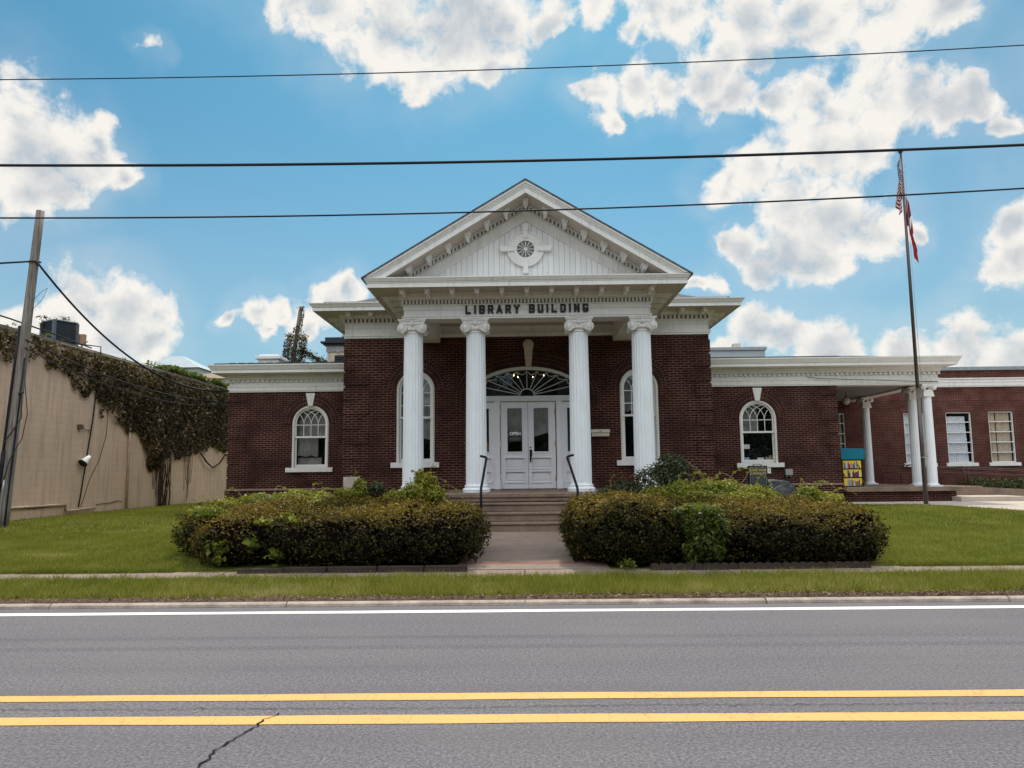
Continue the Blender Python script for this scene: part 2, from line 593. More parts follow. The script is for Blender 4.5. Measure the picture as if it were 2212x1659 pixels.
M['rock'] = mat('dark_rock', rock_fn, .6, .4)
M['grey_box'] = plain('grey_box', (.30, .31, .32), .5, .4, .1, 8)
M['rust_metal'] = plain('brown_rail_metal', (.060, .022, .018), .6, .4, .3, 14)
M['pole_metal'] = plain('bronze_pole_metal', (.10, .075, .068), .35, .5, .2, 10, metal=.4)
M['steel'] = plain('galvanised_steel', (.35, .35, .36), .4, .5, .2, 9, metal=.6)
M['cable'] = plain('cable_rubber', (.012, .014, .022), .6, .3, .2, 9)
M['cable_grey'] = plain('cable_grey', (.06, .055, .06), .6, .3, .2, 9)
M['ac'] = plain('condenser_grille', (.030, .036, .045), .6, .4, .25, 10)
M['ac_post'] = plain('condenser_post', (.12, .14, .16), .5, .4, .2, 10)
M['tan_box'] = plain('tan_box', (.42, .25, .14), .6, .3, .15, 10)
M['beige_pipe'] = plain('painted_pipe', (.46, .35, .26), .6, .3, .15, 6)
M['pale_roof'] = plain('pale_metal_roof', (.40, .44, .46), .5, .4, .06, 1)
M['globe'] = plain('globe_glass', (.62, .58, .52), .3, .5, .05, 4)
M['brown_roof'] = plain('brown_shingle', (.30, .22, .17), .9, .1, .25, 6)
M['cowl'] = plain('charred_metal', (.03, .036, .045), .7, .3, .3, 6)
M['tar_stain'] = plain('stained_concrete', (.34, .33, .32), .9, .2, .4, 3)


def emit_mat(name, c, s):
    m = bpy.data.materials.new(name)
    m.use_nodes = True
    p = m.node_tree.nodes['Principled BSDF']
    p.inputs['Emission Color'].default_value = (*c, 1)
    p.inputs['Emission Strength'].default_value = s
    return m


M['bulb'] = emit_mat('lit_bulb', (1, .72, .38), 7)


def us_flag_fn(t, p):
    uv = uv_co(t)
    sp = t.n('ShaderNodeSeparateXYZ')
    t.l(uv, sp.inputs[0])
    u, v = sp.outputs[0], sp.outputs[1]
    st = t.math('LESS_THAN', t.math('MODULO', t.math('MULTIPLY', v, 13), 2.), 1.)
    c = t.mix(st, (.52, .49, .47), (.26, .016, .024))
    can = t.math('MULTIPLY', t.math('LESS_THAN', u, .40), t.math('LESS_THAN', v, .54))
    fx = t.math('SUBTRACT', t.math('FRACT', t.math('MULTIPLY', u, 15)), .5)
    fy = t.math('SUBTRACT', t.math('FRACT', t.math('MULTIPLY', v, 13)), .5)
    star = t.math('LESS_THAN', t.math('ADD', t.math('MULTIPLY', fx, fx), t.math('MULTIPLY', fy, fy)), .08)
    c = t.mix(can, c, t.mix(star, (.02, .035, .10), (.75, .74, .72)))
    setc(t, p, c)


M['us_flag'] = mat('stars_and_stripes_cloth', us_flag_fn, .8, .1)


def red_flag_fn(t, p):
    uv = uv_co(t)
    sp = t.n('ShaderNodeSeparateXYZ')
    t.l(uv, sp.inputs[0])
    d = t.math('ADD', t.math('ABSOLUTE', t.math('SUBTRACT', sp.outputs[0], .5)), t.math('ABSOLUTE', t.math('SUBTRACT', sp.outputs[1], .5)))
    c = t.mix(t.math('LESS_THAN', d, .42), (.34, .02, .024), (.03, .04, .12))
    c = t.mix(t.math('LESS_THAN', d, .30), c, (.75, .72, .7))
    setc(t, p, c)


M['red_flag'] = mat('red_flag_cloth', red_flag_fn, .8, .1)


# ------------------------------------------------------------------ mesh building
ORG = {}


class MB:
    def __init__(s):
        s.v = []
        s.f = []
        s.uv = {}
        s.mi = []
        s.sm = []

    def vert(s, *p):
        s.v.append(tuple(p))
        return len(s.v)-1

    def face(s, idx, uv=None, m=0, smooth=False):
        if uv:
            s.uv[len(s.f)] = uv
        s.f.append(tuple(idx))
        s.mi.append(m)
        s.sm.append(smooth)

    def quad(s, a, b, c, d, uv=None, m=0):
        i = [s.vert(*q) for q in (a, b, c, d)]
        s.face(i, uv, m)

    def box(s, x0, x1, y0, y1, z0, z1, m=0, M4=None):
        p = [(x, y, z) for z in (z0, z1) for y in (y0, y1) for x in (x0, x1)]
        if M4 is not None:
            p = [tuple(M4 @ Vector(q)) for q in p]
        i = [s.vert(*q) for q in p]
        for f in ((0, 2, 3, 1), (4, 5, 7, 6), (0, 1, 5, 4), (2, 6, 7, 3), (0, 4, 6, 2), (1, 3, 7, 5)):
            s.face([i[k] for k in f], m=m)
        return s

    def prism(s, poly, axis, a, b, m=0):
        """extrude a 2D polygon: axis 'y' takes (x, z), axis 'x' takes (y, z), axis 'z' takes (x, y)"""
        def P(q, t):
            return (q[0], t, q[1]) if axis == 'y' else ((t, q[0], q[1]) if axis == 'x' else (q[0], q[1], t))
        n = len(poly)
        i0 = [s.vert(*P(q, a)) for q in poly]
        i1 = [s.vert(*P(q, b)) for q in poly]
        s.face(i0, m=m)
        s.face(i1[::-1], m=m)
        for k in range(n):
            s.face((i0[k], i1[k], i1[(k+1) % n], i0[(k+1) % n]), m=m)
        return s

    def tube(s, pts, r, n=8, m=0, cap=True):
        pts = [Vector(q) for q in pts]
        rr = r if hasattr(r, '__len__') else [r]*len(pts)
        rings = []
        prev = None
        for k, q in enumerate(pts):
            d = (pts[min(k+1, len(pts)-1)] - pts[max(k-1, 0)]).normalized()
            if prev is None:
                prev = Vector((0, 0, 1)) if abs(d.z) < .9 else Vector((1, 0, 0))
            a = (prev - d*prev.dot(d)).normalized()
            prev = a
            b = d.cross(a)
            rings.append([s.vert(*(q + (a*math.cos(2*math.pi*j/n) + b*math.sin(2*math.pi*j/n))*rr[k])) for j in range(n)])
        for k in range(len(rings)-1):
            for j in range(n):
                s.face((rings[k][j], rings[k][(j+1) % n], rings[k+1][(j+1) % n], rings[k+1][j]), m=m, smooth=True)
        if cap:
            s.face(rings[0][::-1], m=m)
            s.face(rings[-1], m=m)
        return s

    def lathe(s, prof, cx, cy, n=24, m=0, smooth=True, fl=None):
        rings = []
        for (r, z) in prof:
            rings.append([s.vert(cx + r*math.cos(2*math.pi*j/n), cy + r*math.sin(2*math.pi*j/n), z) for j in range(n)])
        for k in range(len(rings)-1):
            for j in range(n):
                s.face((rings[k][j], rings[k][(j+1) % n], rings[k+1][(j+1) % n], rings[k+1][j]), m=m, smooth=smooth)
        s.face(rings[0][::-1], m=m)
        s.face(rings[-1], m=m)
        return s

    def sweep(s, path, prof, m=0, caps=True):
        """carry an (out, z) profile along a plan path; out is to the right of travel, corners mitred"""
        path = [Vector(q) for q in path]
        n = len(path)
        rows = []
        for k in range(n):
            ds = []
            if k > 0:
                ds.append((path[k]-path[k-1]).normalized())
            if k < n-1:
                ds.append((path[k+1]-path[k]).normalized())
            ns = [Vector((d.y, -d.x)) for d in ds]
            if len(ns) == 2:
                o = (ns[0]+ns[1])
                o = o / (1 + ns[0].dot(ns[1]))
            else:
                o = ns[0]
            rows.append([s.vert(path[k].x+o.x*a, path[k].y+o.y*a, z) for a, z in prof])
        for k in range(n-1):
            for j in range(len(prof)-1):
                s.face((rows[k][j], rows[k+1][j], rows[k+1][j+1], rows[k][j+1]), m=m)
        if caps:
            s.face(rows[0][::-1], m=m)
            s.face(rows[-1], m=m)
        return s

    def panel(s, outer, holes, y, depth=.16, m=0, axis='y', mr=None):
        """a wall face with openings; reveals run back by depth. axis 'y': coords are (x, z) at y; axis 'x': (y, z) at x"""
        def P(q, t):
            return (q[0], t, q[1]) if axis == 'y' else (t, q[0], q[1])
        loops = [outer]+list(holes)
        vec = [[Vector((q[0], q[1], 0)) for q in lp] for lp in loops]
        flat = [q for lp in loops for q in lp]
        ids = [s.vert(*P(q, y)) for q in flat]
        for tri in tessellate_polygon(vec):
            s.face([ids[k] for k in tri], m=m)
        off = len(outer)
        for h in holes:
            n = len(h)
            back = [s.vert(*P(q, y+depth)) for q in h]
            for k in range(n):
                a, b = off+k, off+(k+1) % n
                s.face((ids[a], ids[b], back[(k+1) % n], back[k]), m=m if mr is None else mr)
            off += n
        return s

    def ring(s, inner, outer, y0, y1, m=0, closed=False, uvs=None):
        """band between two equal-length (x, z) curves, from y0 (front) to y1 (back)"""
        n = len(inner)
        a = [s.vert(q[0], y0, q[1]) for q in inner]
        b = [s.vert(q[0], y0, q[1]) for q in outer]
        c = [s.vert(q[0], y1, q[1]) for q in inner]
        d = [s.vert(q[0], y1, q[1]) for q in outer]
        L = 0
        for k in range(n if closed else n-1):
            j = (k+1) % n
            uv = None
            if uvs:
                wdt = uvs
                seg = (Vector(outer[j])-Vector(outer[k])).length*.5+(Vector(inner[j])-Vector(inner[k])).length*.5
                uv = [(L, 0), (L+seg, 0), (L+seg, wdt), (L, wdt)]
                L += seg
            s.face((a[k], a[j], b[j], b[k]), uv, m)
            s.face((a[k], c[k], c[j], a[j]), None, m)
            s.face((b[k], b[j], d[j], d[k]), None, m)
        if not closed:
            s.face((a[0], b[0], d[0], c[0]), None, m)
            s.face((a[-1], c[-1], d[-1], b[-1]), None, m)
        return s

    def build(s, name, mats, parent=None, at=None, bevel=0., label=None):
        """link as ONE object. Mesh coords given are world coords; 'at' = where the object's own origin goes"""
        if at is None:
            at = ORG[parent.name] if parent is not None else (0, 0, 0)
        at = Vector(at)
        me = bpy.data.meshes.new(name)
        me.from_pydata([tuple(Vector(q)-at) for q in s.v], [], s.f)
        mats = mats if isinstance(mats, (list, tuple)) else [mats]
        for q in mats:
            me.materials.append(q)
        uvl = me.uv_layers.new(name='UVMap')
        me.calc_loop_triangles()
        arr = np.zeros(len(me.loops)*2, dtype=np.float32)
        for fi, p in enumerate(me.polygons):
            p.material_index = s.mi[fi]
            p.use_smooth = s.sm[fi]
            cu = s.uv.get(fi)
            nn = p.normal
            ax = max(range(3), key=lambda k: abs(nn[k]))
            for li, (lo, vi) in enumerate(zip(p.loop_indices, p.vertices)):
                q = s.v[vi]
                if cu:
                    w = cu[li]
                elif ax == 1:
                    w = (q[0], q[2])
                elif ax == 0:
                    w = (q[1], q[2])
                else:
                    w = (q[0], q[1])
                arr[lo*2], arr[lo*2+1] = w
        uvl.data.foreach_set('uv', arr)
        me.update()
        o = bpy.data.objects.new(name, me)
        C.objects.link(o)
        if parent is not None:
            o.parent = parent
            o.location = at - Vector(ORG[parent.name])
        else:
            o.location = at
        ORG[o.name] = tuple(at)
        if bevel:
            md = o.modifiers.new('bevel', 'BEVEL')
            md.width = bevel
            md.segments = 2
            md.limit_method = 'ANGLE'
        if label:
            o['label'] = label
        return o


def thing(name, label, cat, loc=(0, 0, 0), group=None):
    o = bpy.data.objects.new(name, None)
    o.empty_display_size = .2
    C.objects.link(o)
    o.location = loc
    ORG[o.name] = tuple(loc)
    return tag(o, label, cat, group)


def tag(o, label=None, cat=None, group=None, kind=None):
    if label:
        o['label'] = label
    if cat:
        o['category'] = cat
    if group:
        o['group'] = group
    if kind:
        o['kind'] = kind
    return o


def part_copy(o, loc, parent=None):
    """a copy of a part (and its sub-parts) at another place, sharing mesh data"""
    c = o.copy()
    C.objects.link(c)
    if parent is not None:
        c.parent = parent
    c.location = loc
    for ch in list(o.children):
        part_copy(ch, ch.location, c)
    return c


def arc(cx, cz, rx, rz, a0, a1, n):
    return [(cx+rx*math.cos(R(a0+(a1-a0)*k/n)), cz+rz*math.sin(R(a0+(a1-a0)*k/n))) for k in range(n+1)]


def leaves(name, m, parent, pos, nrm, size, aspect, tint, at=None, kind=None, fold=.25):
    """many leaf-sized faces in one mesh"""
    n = len(pos)
    nrm = nrm/np.maximum(1e-6, np.linalg.norm(nrm, axis=1, keepdims=True))
    t = rng.normal(size=(n, 3))
    t -= nrm*np.sum(t*nrm, axis=1, keepdims=True)
    t /= np.maximum(1e-6, np.linalg.norm(t, axis=1, keepdims=True))
    b = np.cross(nrm, t)
    if at is None:
        at = ORG[parent.name] if parent is not None else (0, 0, 0)
    at = np.array(at)
    L = size[:, None]
    W = L*aspect
    p = pos-at
    v = np.empty((n, 4, 3))
    v[:, 0] = p-t*L*.5
    v[:, 1] = p+b*W*.5+nrm*W*fold
    v[:, 2] = p+t*L*.5
    v[:, 3] = p-b*W*.5+nrm*W*fold
    return raw(name, v.reshape(-1, 3), 4, np.repeat(tint, 4), m, parent, at, kind)


def raw(name, v, k, tint, m, parent, at, kind=None):
    n = len(v)//k
    me = bpy.data.meshes.new(name)
    me.vertices.add(n*k)
    me.vertices.foreach_set('co', np.ascontiguousarray(v, dtype=np.float32).ravel())
    me.loops.add(n*k)
    me.loops.foreach_set('vertex_index', np.arange(n*k, dtype=np.int32))
    me.polygons.add(n)
    me.polygons.foreach_set('loop_start', np.arange(0, n*k, k, dtype=np.int32))
    me.polygons.foreach_set('loop_total', np.full(n, k, dtype=np.int32))
    at_ = me.attributes.new('tint', 'FLOAT', 'POINT')
    at_.data.foreach_set('value', np.clip(tint, 0, 1).astype(np.float32))
    me.materials.append(m)
    me.update(calc_edges=True)
    o = bpy.data.objects.new(name, me)
    C.objects.link(o)
    at = Vector([float(q) for q in at])
    if parent is not None:
        o.parent = parent
        o.location = at-Vector(ORG[parent.name])
    else:
        o.location = at
    ORG[o.name] = tuple(at)
    if kind:
        o['kind'] = kind
    return o


def vnoise(p, s, seed=0):
    """cheap smooth noise, -1..1"""
    q = p*s+seed*17.3
    x, y, z = q[..., 0], q[..., 1], q[..., 2]
    return (np.sin(x+1.7*np.sin(y*1.3+seed))+np.sin(y*1.2+1.3*np.sin(z*1.1))+np.sin(z*1.4+1.9*np.sin(x*.9+2.1)))/3


def text_mesh(txt, size, extrude, bold=0., align='CENTER'):
    cu = bpy.data.curves.new('lettering', 'FONT')
    cu.body = txt
    cu.size = size
    cu.extrude = extrude
    cu.offset = bold
    cu.align_x = align
    o = bpy.data.objects.new('lettering', cu)
    C.objects.link(o)
    dg = bpy.context.evaluated_depsgraph_get()
    me = bpy.data.meshes.new_from_object(o.evaluated_get(dg))
    C.objects.unlink(o)
    bpy.data.objects.remove(o)
    return me


def text_part(name, txt, x, y, z, size, m, parent, extrude=.004, bold=0.):
    me = text_mesh(txt, size, extrude, bold)
    me.materials.clear()
    me.materials.append(m)
    o = bpy.data.objects.new(name, me)
    C.objects.link(o)
    o.parent = parent
    o.location = Vector((x, y, z))-Vector(ORG[parent.name])
    o.rotation_euler = (R(90), 0, 0)
    ORG[o.name] = (x, y, z)
    return o

# ------------------------------------------------------------------ ground, road, paving
GY = [9.86, 11.15, 11.65, 18., 22., 60., 400.]
GZ = [.05, .165, .19, .45, .50, .55, .6]


def gz(x, y):
    x = np.asarray(x, float)
    y = np.asarray(y, float)
    z = np.interp(y, GY, GZ)
    a = np.clip((x-3)/5, 0, 1)
    b = np.clip((y-13)/8, 0, 1)
    return z+.10*a*a*(3-2*a)*b*b*(3-2*b)


def sheet(name, xs, ys, dz, m, zf=gz):
    mb = MB()
    idx = [[mb.vert(x, y, float(zf(x, y))+dz) for x in xs] for y in ys]
    for j in range(len(ys)-1):
        for i in range(len(xs)-1):
            mb.face((idx[j][i], idx[j][i+1], idx[j+1][i+1], idx[j+1][i]), smooth=True)
    o = mb.build(name, m)
    return tag(o, kind='structure')


xs = sorted(set([-400, -200, -100, -60, -40, -30] + [x for x in range(-24, 25)] + [30, 40, 60, 100, 200, 400]))
sheet('ground', xs, [9.84, 10.3, 10.7, 11.15, 11.4, 11.65, 12.1, 13, 14, 15, 16, 17, 18, 19, 20, 21, 22, 24, 27, 31, 36, 45, 60, 120, 400, 1500], 0, M['lawn'],
      lambda x, y: gz(x, max(y, 9.86)))
flat = lambda x, y: 0.
sheet('road', [-400, -100, -40, -20, -10, 0, 10, 20, 40, 100, 400], [-3.2, 0, 3, 6, 9, 9.74], 0, M['asphalt'], flat)
sheet('far_ground', [-800, 0, 800], [-800, -400, -100, -3.2], -.06, M['lawn'], flat)
o = MB()
for x in range(-30, 30, 3):
    o.sweep([(x+.005, 9.85), (x+2.995, 9.85)], [(-.02, -.05), (.10, -.05), (.105, .022), (.085, .044), (.03, .052), (-.02, .052)])
tag(o.build('kerb', M['kerb'], bevel=.012), kind='structure')


def strip(name, y0, y1, z, m, wob=.006):
    mb = MB()
    xx = np.arange(-40, 40.01, .5)
    a = [mb.vert(x, y0+wob*math.sin(x*1.3)+wob*.6*math.sin(x*4.1+1), z) for x in xx]
    b = [mb.vert(x, y1+wob*math.sin(x*1.1+2)+wob*.6*math.sin(x*3.7), z) for x in xx]
    for k in range(len(xx)-1):
        mb.face((a[k], a[k+1], b[k+1], b[k]))
    return tag(mb.build(name, m), kind='structure')


strip('yellow_road_line', 5.255, 5.43, .004, M['yellow_line'])
strip('yellow_road_line', 5.785, 5.945, .004, M['yellow_line'])
strip('white_edge_line', 9.27, 9.44, .004, M['white_line'])


def crack(name, pts, w, z=.007):
    """a crack that wanders between the given points"""
    mb = MB()
    fine = []
    for a, b in zip(pts[:-1], pts[1:]):
        n = max(2, int(math.dist(a, b)/.035))
        fine += [(a[0]+(b[0]-a[0])*k/n, a[1]+(b[1]-a[1])*k/n) for k in range(n)]
    fine.append(pts[-1])
    L = []
    for k, (x, y) in enumerate(fine):
        j1, j2 = random.gauss(0, .010), random.gauss(0, .010)
        ww = w*random.uniform(.35, 1.3)
        d = Vector(fine[min(k+1, len(fine)-1)])-Vector(fine[max(k-1, 0)])
        d.normalize()
        nx, ny = -d.y, d.x
        L.append((mb.vert(x+j1+nx*ww, y+j2+ny*ww, z), mb.vert(x+j1-nx*ww, y+j2-ny*ww, z)))
    for a, b in zip(L[:-1], L[1:]):
        mb.face((a[0], b[0], b[1], a[1]))
    return tag(mb.build(name, M['crack']), kind='structure')


crack('road_crack', [(-1.72, 5.48), (-1.77, 5.34), (-1.79, 5.22), (-1.83, 5.0), (-1.88, 4.78), (-1.86, 4.62), (-1.88, 4.45), (-1.85, 4.2)], .008)
crack('seam_crack', [(x, 5.60+.02*math.sin(x*.9)+.012*math.sin(x*2.3)) for x in np.arange(-6, 6.1, .5)], .0035)

# public sidewalk and the front walk, in slabs with open joints
sw = MB()
x = -30.
while x < 30:
    d = .006*random.uniform(-1, 1)
    z0, z1 = .165+.012+d, .190+.012+d
    a = [(x+.008, 11.15, z0), (x+1.494, 11.15, z0), (x+1.494, 11.65, z1), (x+.008, 11.65, z1)]
    i = [sw.vert(*q) for q in a]+[sw.vert(q[0], q[1], q[2]-.06) for q in a]
    sw.face(i[:4])
    for k in range(4):
        sw.face((i[k], i[k+4], i[(k+1) % 4+4], i[(k+1) % 4]))
    x += 1.5
tag(sw.build('sidewalk', M['concrete']), kind='structure')
mb = MB()
mb.quad((-30, 11.16, .169), (30, 11.16, .169), (30, 11.64, .193), (-30, 11.64, .193))
tag(mb.build('sidewalk_joint', M['crack']), kind='structure')
fwk = MB()
ys_ = [11.66, 12.3, 13.4, 14.7, 15.93]
for k in range(4):
    ya, yb = ys_[k], ys_[k+1]-.012
    za, zb = [.205+(q-11.6)*.053 for q in (ya, yb)]
    a = [(-1.05, ya, za), (1.28, ya, za), (1.28, yb, zb), (-1.05, yb, zb)]
    i = [fwk.vert(*q) for q in a]+[fwk.vert(q[0], q[1], q[2]-.25) for q in a]
    fwk.face(i[:4])
    for q in range(4):
        fwk.face((i[q], i[q+4], i[(q+1) % 4+4], i[(q+1) % 4]))
tag(fwk.build('front_walk', M['concrete']), kind='structure')
bd = MB()
za = .215+.02*.056
bd.prism([(12.10, .2), (12.27, .2), (12.27, .205+.67*.053+.004), (12.10, .205+.5*.053+.004)], 'x', -1.05, 1.28)
tag(bd.build('brick_band', plain('worn_brick_paver', (.26, .12, .095), .9, .2, .25, 14, b=.3)), kind='structure')

# driveway by the side porch
poly = [(8.9, 24.35), (9.6, 22.8), (10.0, 22.45), (11.3, 22.35), (11.9, 21.3), (12.3, 20.2), (12.7, 18.5), (13.0, 15), (13.1, 11.62), (34, 11.62), (34, 30.9), (13.9, 30.9), (13.9, 24.35)]
dm = bpy.data.meshes.new('driveway')
bm = bmesh.new()
bm.faces.new([bm.verts.new((q[0], q[1], 0)) for q in poly])
for y in np.arange(12.0, 30.9, .9):
    bmesh.ops.bisect_plane(bm, geom=bm.verts[:]+bm.edges[:]+bm.faces[:], plane_co=(0, float(y), 0), plane_no=(0, 1, 0))
for q in bm.verts:
    q.co.z = float(gz(q.co.x, q.co.y))+.014
bm.to_mesh(dm)
bm.free()
dm.materials.append(M['concrete_pale'])
dw = bpy.data.objects.new('driveway', dm)
C.objects.link(dw)
tag(dw, kind='structure')


def dcrack(pts):
    mb = MB()
    L = []
    for k, (x, y) in enumerate(pts):
        w = .014
        L.append((mb.vert(x, y+w, float(gz(x, y))+.019), mb.vert(x, y-w, float(gz(x, y))+.019)))
    for a, b in zip(L[:-1], L[1:]):
        mb.face((a[0], b[0], b[1], a[1]))
    return tag(mb.build('driveway_joint', M['crack']), kind='structure')


dcrack([(13.3, 24.2), (14.2, 22.5), (14.6, 21.0), (14.7, 20.4)])
dcrack([(12.4, 20.9), (14, 20.7), (16, 20.6), (22, 20.5)])

# ------------------------------------------------------------------ the library
XC, YM, YW = .12, 20.75, 24.6
FL = 1.2
lib = thing('library_building', 'dark red brick library with white columned portico, gable and low side wings', 'library', (XC, YM, .4))


def LB(mb, name, m, parent=lib, **k):
    return mb.build(name, m, parent, **k)


ML, MR = XC-5.03, XC+5.03        # main block
WX = 3.07                        # main windows off the centre line
zs_main, hw_main, z0_main = 3.94, .525, 1.95
zs_wing, hw_wing, z0_wing = 3.30, .595, 1.875
WLX, WRX = -6.92, 7.585


def arch_hole(cx, hw, z0, zs, rz=None, n=20):
    rz = rz or hw
    return [(cx-hw, z0), (cx+hw, z0)]+arc(cx, zs, hw, rz, 0, 180, n)


ENT_HW, ENT_ZS, ENT_RZ = 1.6, 3.735, .83
mb = MB()
mb.panel([(ML, .3), (MR, .3), (MR, 5.42), (ML, 5.42)],
         [arch_hole(XC, ENT_HW, FL, ENT_ZS, ENT_RZ, 32), arch_hole(XC-WX, hw_main, z0_main, zs_main), arch_hole(XC+WX, hw_main, z0_main, zs_main)], YM, .22)
mb.quad((ML, YM, .3), (ML, 31, .3), (ML, 31, 5.42), (ML, YM, 5.42))
mb.quad((MR, YM, .3), (MR, 31, .3), (MR, 31, 5.42), (MR, YM, 5.42))
mb.quad((ML, 31, .3), (MR, 31, .3), (MR, 31, 5.42), (ML, 31, 5.42))
# quoins: blocks of five courses, long and short by turns
z = 1.25
k = 0
while z < 5.3:
    zt = min(z+.338, 5.385)
    w = .66 if k % 2 else .42
    mb.box(ML-.026, ML+w, YM-.026, YM+w, z, zt)
    mb.box(MR-w, MR+.026, YM-.026, YM+w, z, zt)
    z += .406
    k += 1
LB(mb, 'wall', M['brick'], label='dark red brick wall of the tall middle block')
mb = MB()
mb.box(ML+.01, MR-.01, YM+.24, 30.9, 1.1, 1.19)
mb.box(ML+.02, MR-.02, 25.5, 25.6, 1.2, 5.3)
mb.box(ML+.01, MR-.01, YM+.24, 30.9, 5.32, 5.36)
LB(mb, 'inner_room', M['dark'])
mb = MB()
mb.sweep([(ML, 30.9), (ML, YM), (MR, YM), (MR, 30.9)], [(0, .3), (.07, .3), (.07, 1.02), (.0, 1.10)])
LB(mb, 'plinth', M['brick'])

# brick arch rings over the openings, three rows of rowlocks
for nm, cx, hw, zs, rz, y, n in (('entrance', XC, ENT_HW, ENT_ZS, ENT_RZ, YM, 48), ('w', XC-WX, hw_main, zs_main, hw_main, YM, 32), ('w', XC+WX, hw_main, zs_main, hw_main, YM, 32),
                                 ('w', WLX, hw_wing, zs_wing, hw_wing, YW, 32), ('w', WRX, hw_wing, zs_wing, hw_wing, YW, 32)):
    mb = MB()
    t = .40 if nm == 'entrance' else .345
    i = arc(cx, zs, hw+.004, rz+.004, 180, 0, n)
    o = arc(cx, zs, hw+t, rz+t, 180, 0, n)
    if nm == 'entrance':
        i = [(cx-hw-.004, zs-.35)]+i+[(cx+hw+.004, zs-.35)]
        o = [(cx-hw-t, zs-.35)]+o+[(cx+hw+t, zs-.35)]
    mb.ring(i, o, y-.008, y+.02, uvs=t)
    LB(mb, 'brick_arch', M['brick_arch'])


def arch_window(cx, y, z0, zs, hw, rails, curtain, sillw):
    """white sash window with a round head and crossing tracery"""
    def outline(d, zb):
        return [(cx-hw+d, zb)]+arc(cx, zs, hw-d, hw-d, 180, 0, 24)+[(cx+hw-d, zb)]
    mb = MB()
    mb.ring(outline(.002, z0), outline(.075, z0), y+.02, y+.15)
    mb.ring(outline(.03, z0), outline(.052, z0), y+.004, y+.02)
    w = LB(mb, 'window', M['white'], at=(cx, y, z0))
    mb = MB()
    d = .075
    g = hw-.125
    mr, hz = rails[0], rails[1:]
    # upper sash (outer plane) and lower sash (set back)
    mb.ring([(cx-hw+d, mr)]+arc(cx, zs, hw-d, hw-d, 180, 0, 24)+[(cx+hw-d, mr)], [(cx-g, mr)]+arc(cx, zs, g, g, 180, 0, 24)+[(cx+g, mr)], y+.06, y+.11)
    mb.box(cx-hw+d, cx+hw-d, y+.055, y+.112, mr-.03, mr+.03)
    mb.box(cx-hw+d, cx-hw+d+.055, y+.10, y+.149, z0+.1, mr-.031)
    mb.box(cx+hw-d-.055, cx+hw-d, y+.10, y+.149, z0+.1, mr-.031)
    mb.box(cx-hw+d, cx+hw-d, y+.10, y+.149, z0, z0+.1)
    LB(mb, 'sash', M['white'], w, bevel=.006)
    mb = MB()
    for h in hz:
        mb.box(cx-g, cx+g, y+.068, y+.10, h-.011, h+.011)
    zc = hz[0]
    for q in (-.5, 0, .5):
        xx = cx+q*g
        mb.box(xx-.010, xx+.010, y+.07, y+.098, mr+.03, zc)
        for s in (1, -1):
            pts = []
            for k in range(25):
                a = R(180-k*4.2)
                px, pz = xx+s*(g+g*math.cos(a)), zc+g*math.sin(a)*1.02
                if math.hypot(px-cx, pz-zs) > g+.01 and pz > zs:
                    break
                if abs(px-cx) > g:
                    break
                pts.append((px, y+.084, pz))
            if len(pts) > 2:
                mb.tube(pts, .0115, 5)
    LB(mb, 'muntins', M['white'], w)
    mb = MB()
    o_ = [(cx-g-.01, mr)]+arc(cx, zs, g+.01, g+.01, 180, 0, 24)+[(cx+g+.01, mr)]
    mb.face([mb.vert(q[0], y+.09, q[1]) for q in o_])
    mb.quad((cx-g, y+.125, z0+.08), (cx+g, y+.125, z0+.08), (cx+g, y+.125, mr), (cx-g, y+.125, mr))
    LB(mb, 'pane', M['glass'], w)
    mb = MB()
    mb.box(cx-sillw, cx+sillw, y-.085, y+.10, z0-.145, z0-.001)
    LB(mb, 'sill', M['white'], w, bevel=.008)
    if curtain:
        mb = MB()
        n = 24
        for (za, zb, yo, xa, xb) in curtain:
            a = [cx-hw+.08+(2*hw-.16)*(xa+(xb-xa)*k/n) for k in range(n+1)]
            lo = [mb.vert(a[k], y+yo+.02*math.sin(k*1.9)+.012*math.sin(k*.8), za+.02*math.sin(k*.5)) for k in range(n+1)]
            hi = [mb.vert(a[k], y+yo+.02*math.sin(k*1.9), zb) for k in range(n+1)]
            for k in range(n):
                mb.face((lo[k], lo[k+1], hi[k+1], hi[k]), smooth=True)
        LB(mb, 'curtain', M['curtain_grey'], w)
    return w


arch_window(WLX, YW, z0_wing, zs_wing, hw_wing, (2.865, 3.26), [(2.25, 2.86, .24, .05, .7), (1.95, 2.2, .3, .05, .8), (2.9, 3.85, .26, .0, 1.0)], .765)
arch_window(WRX, YW, z0_wing, zs_wing, hw_wing, (2.865, 3.26), [(2.9, 3.85, .26, .0, .55)], .755)
arch_window(XC-WX, YM, z0_main, zs_main, hw_main, (3.175, 3.86, 3.51), [(2.6, 4.4, .26, .0, 1.0)], .66)
arch_window(XC+WX, YM, z0_main, zs_main, hw_main, (3.175, 3.86, 3.51), [(3.3, 4.4, .26, .0, .4)], .66)

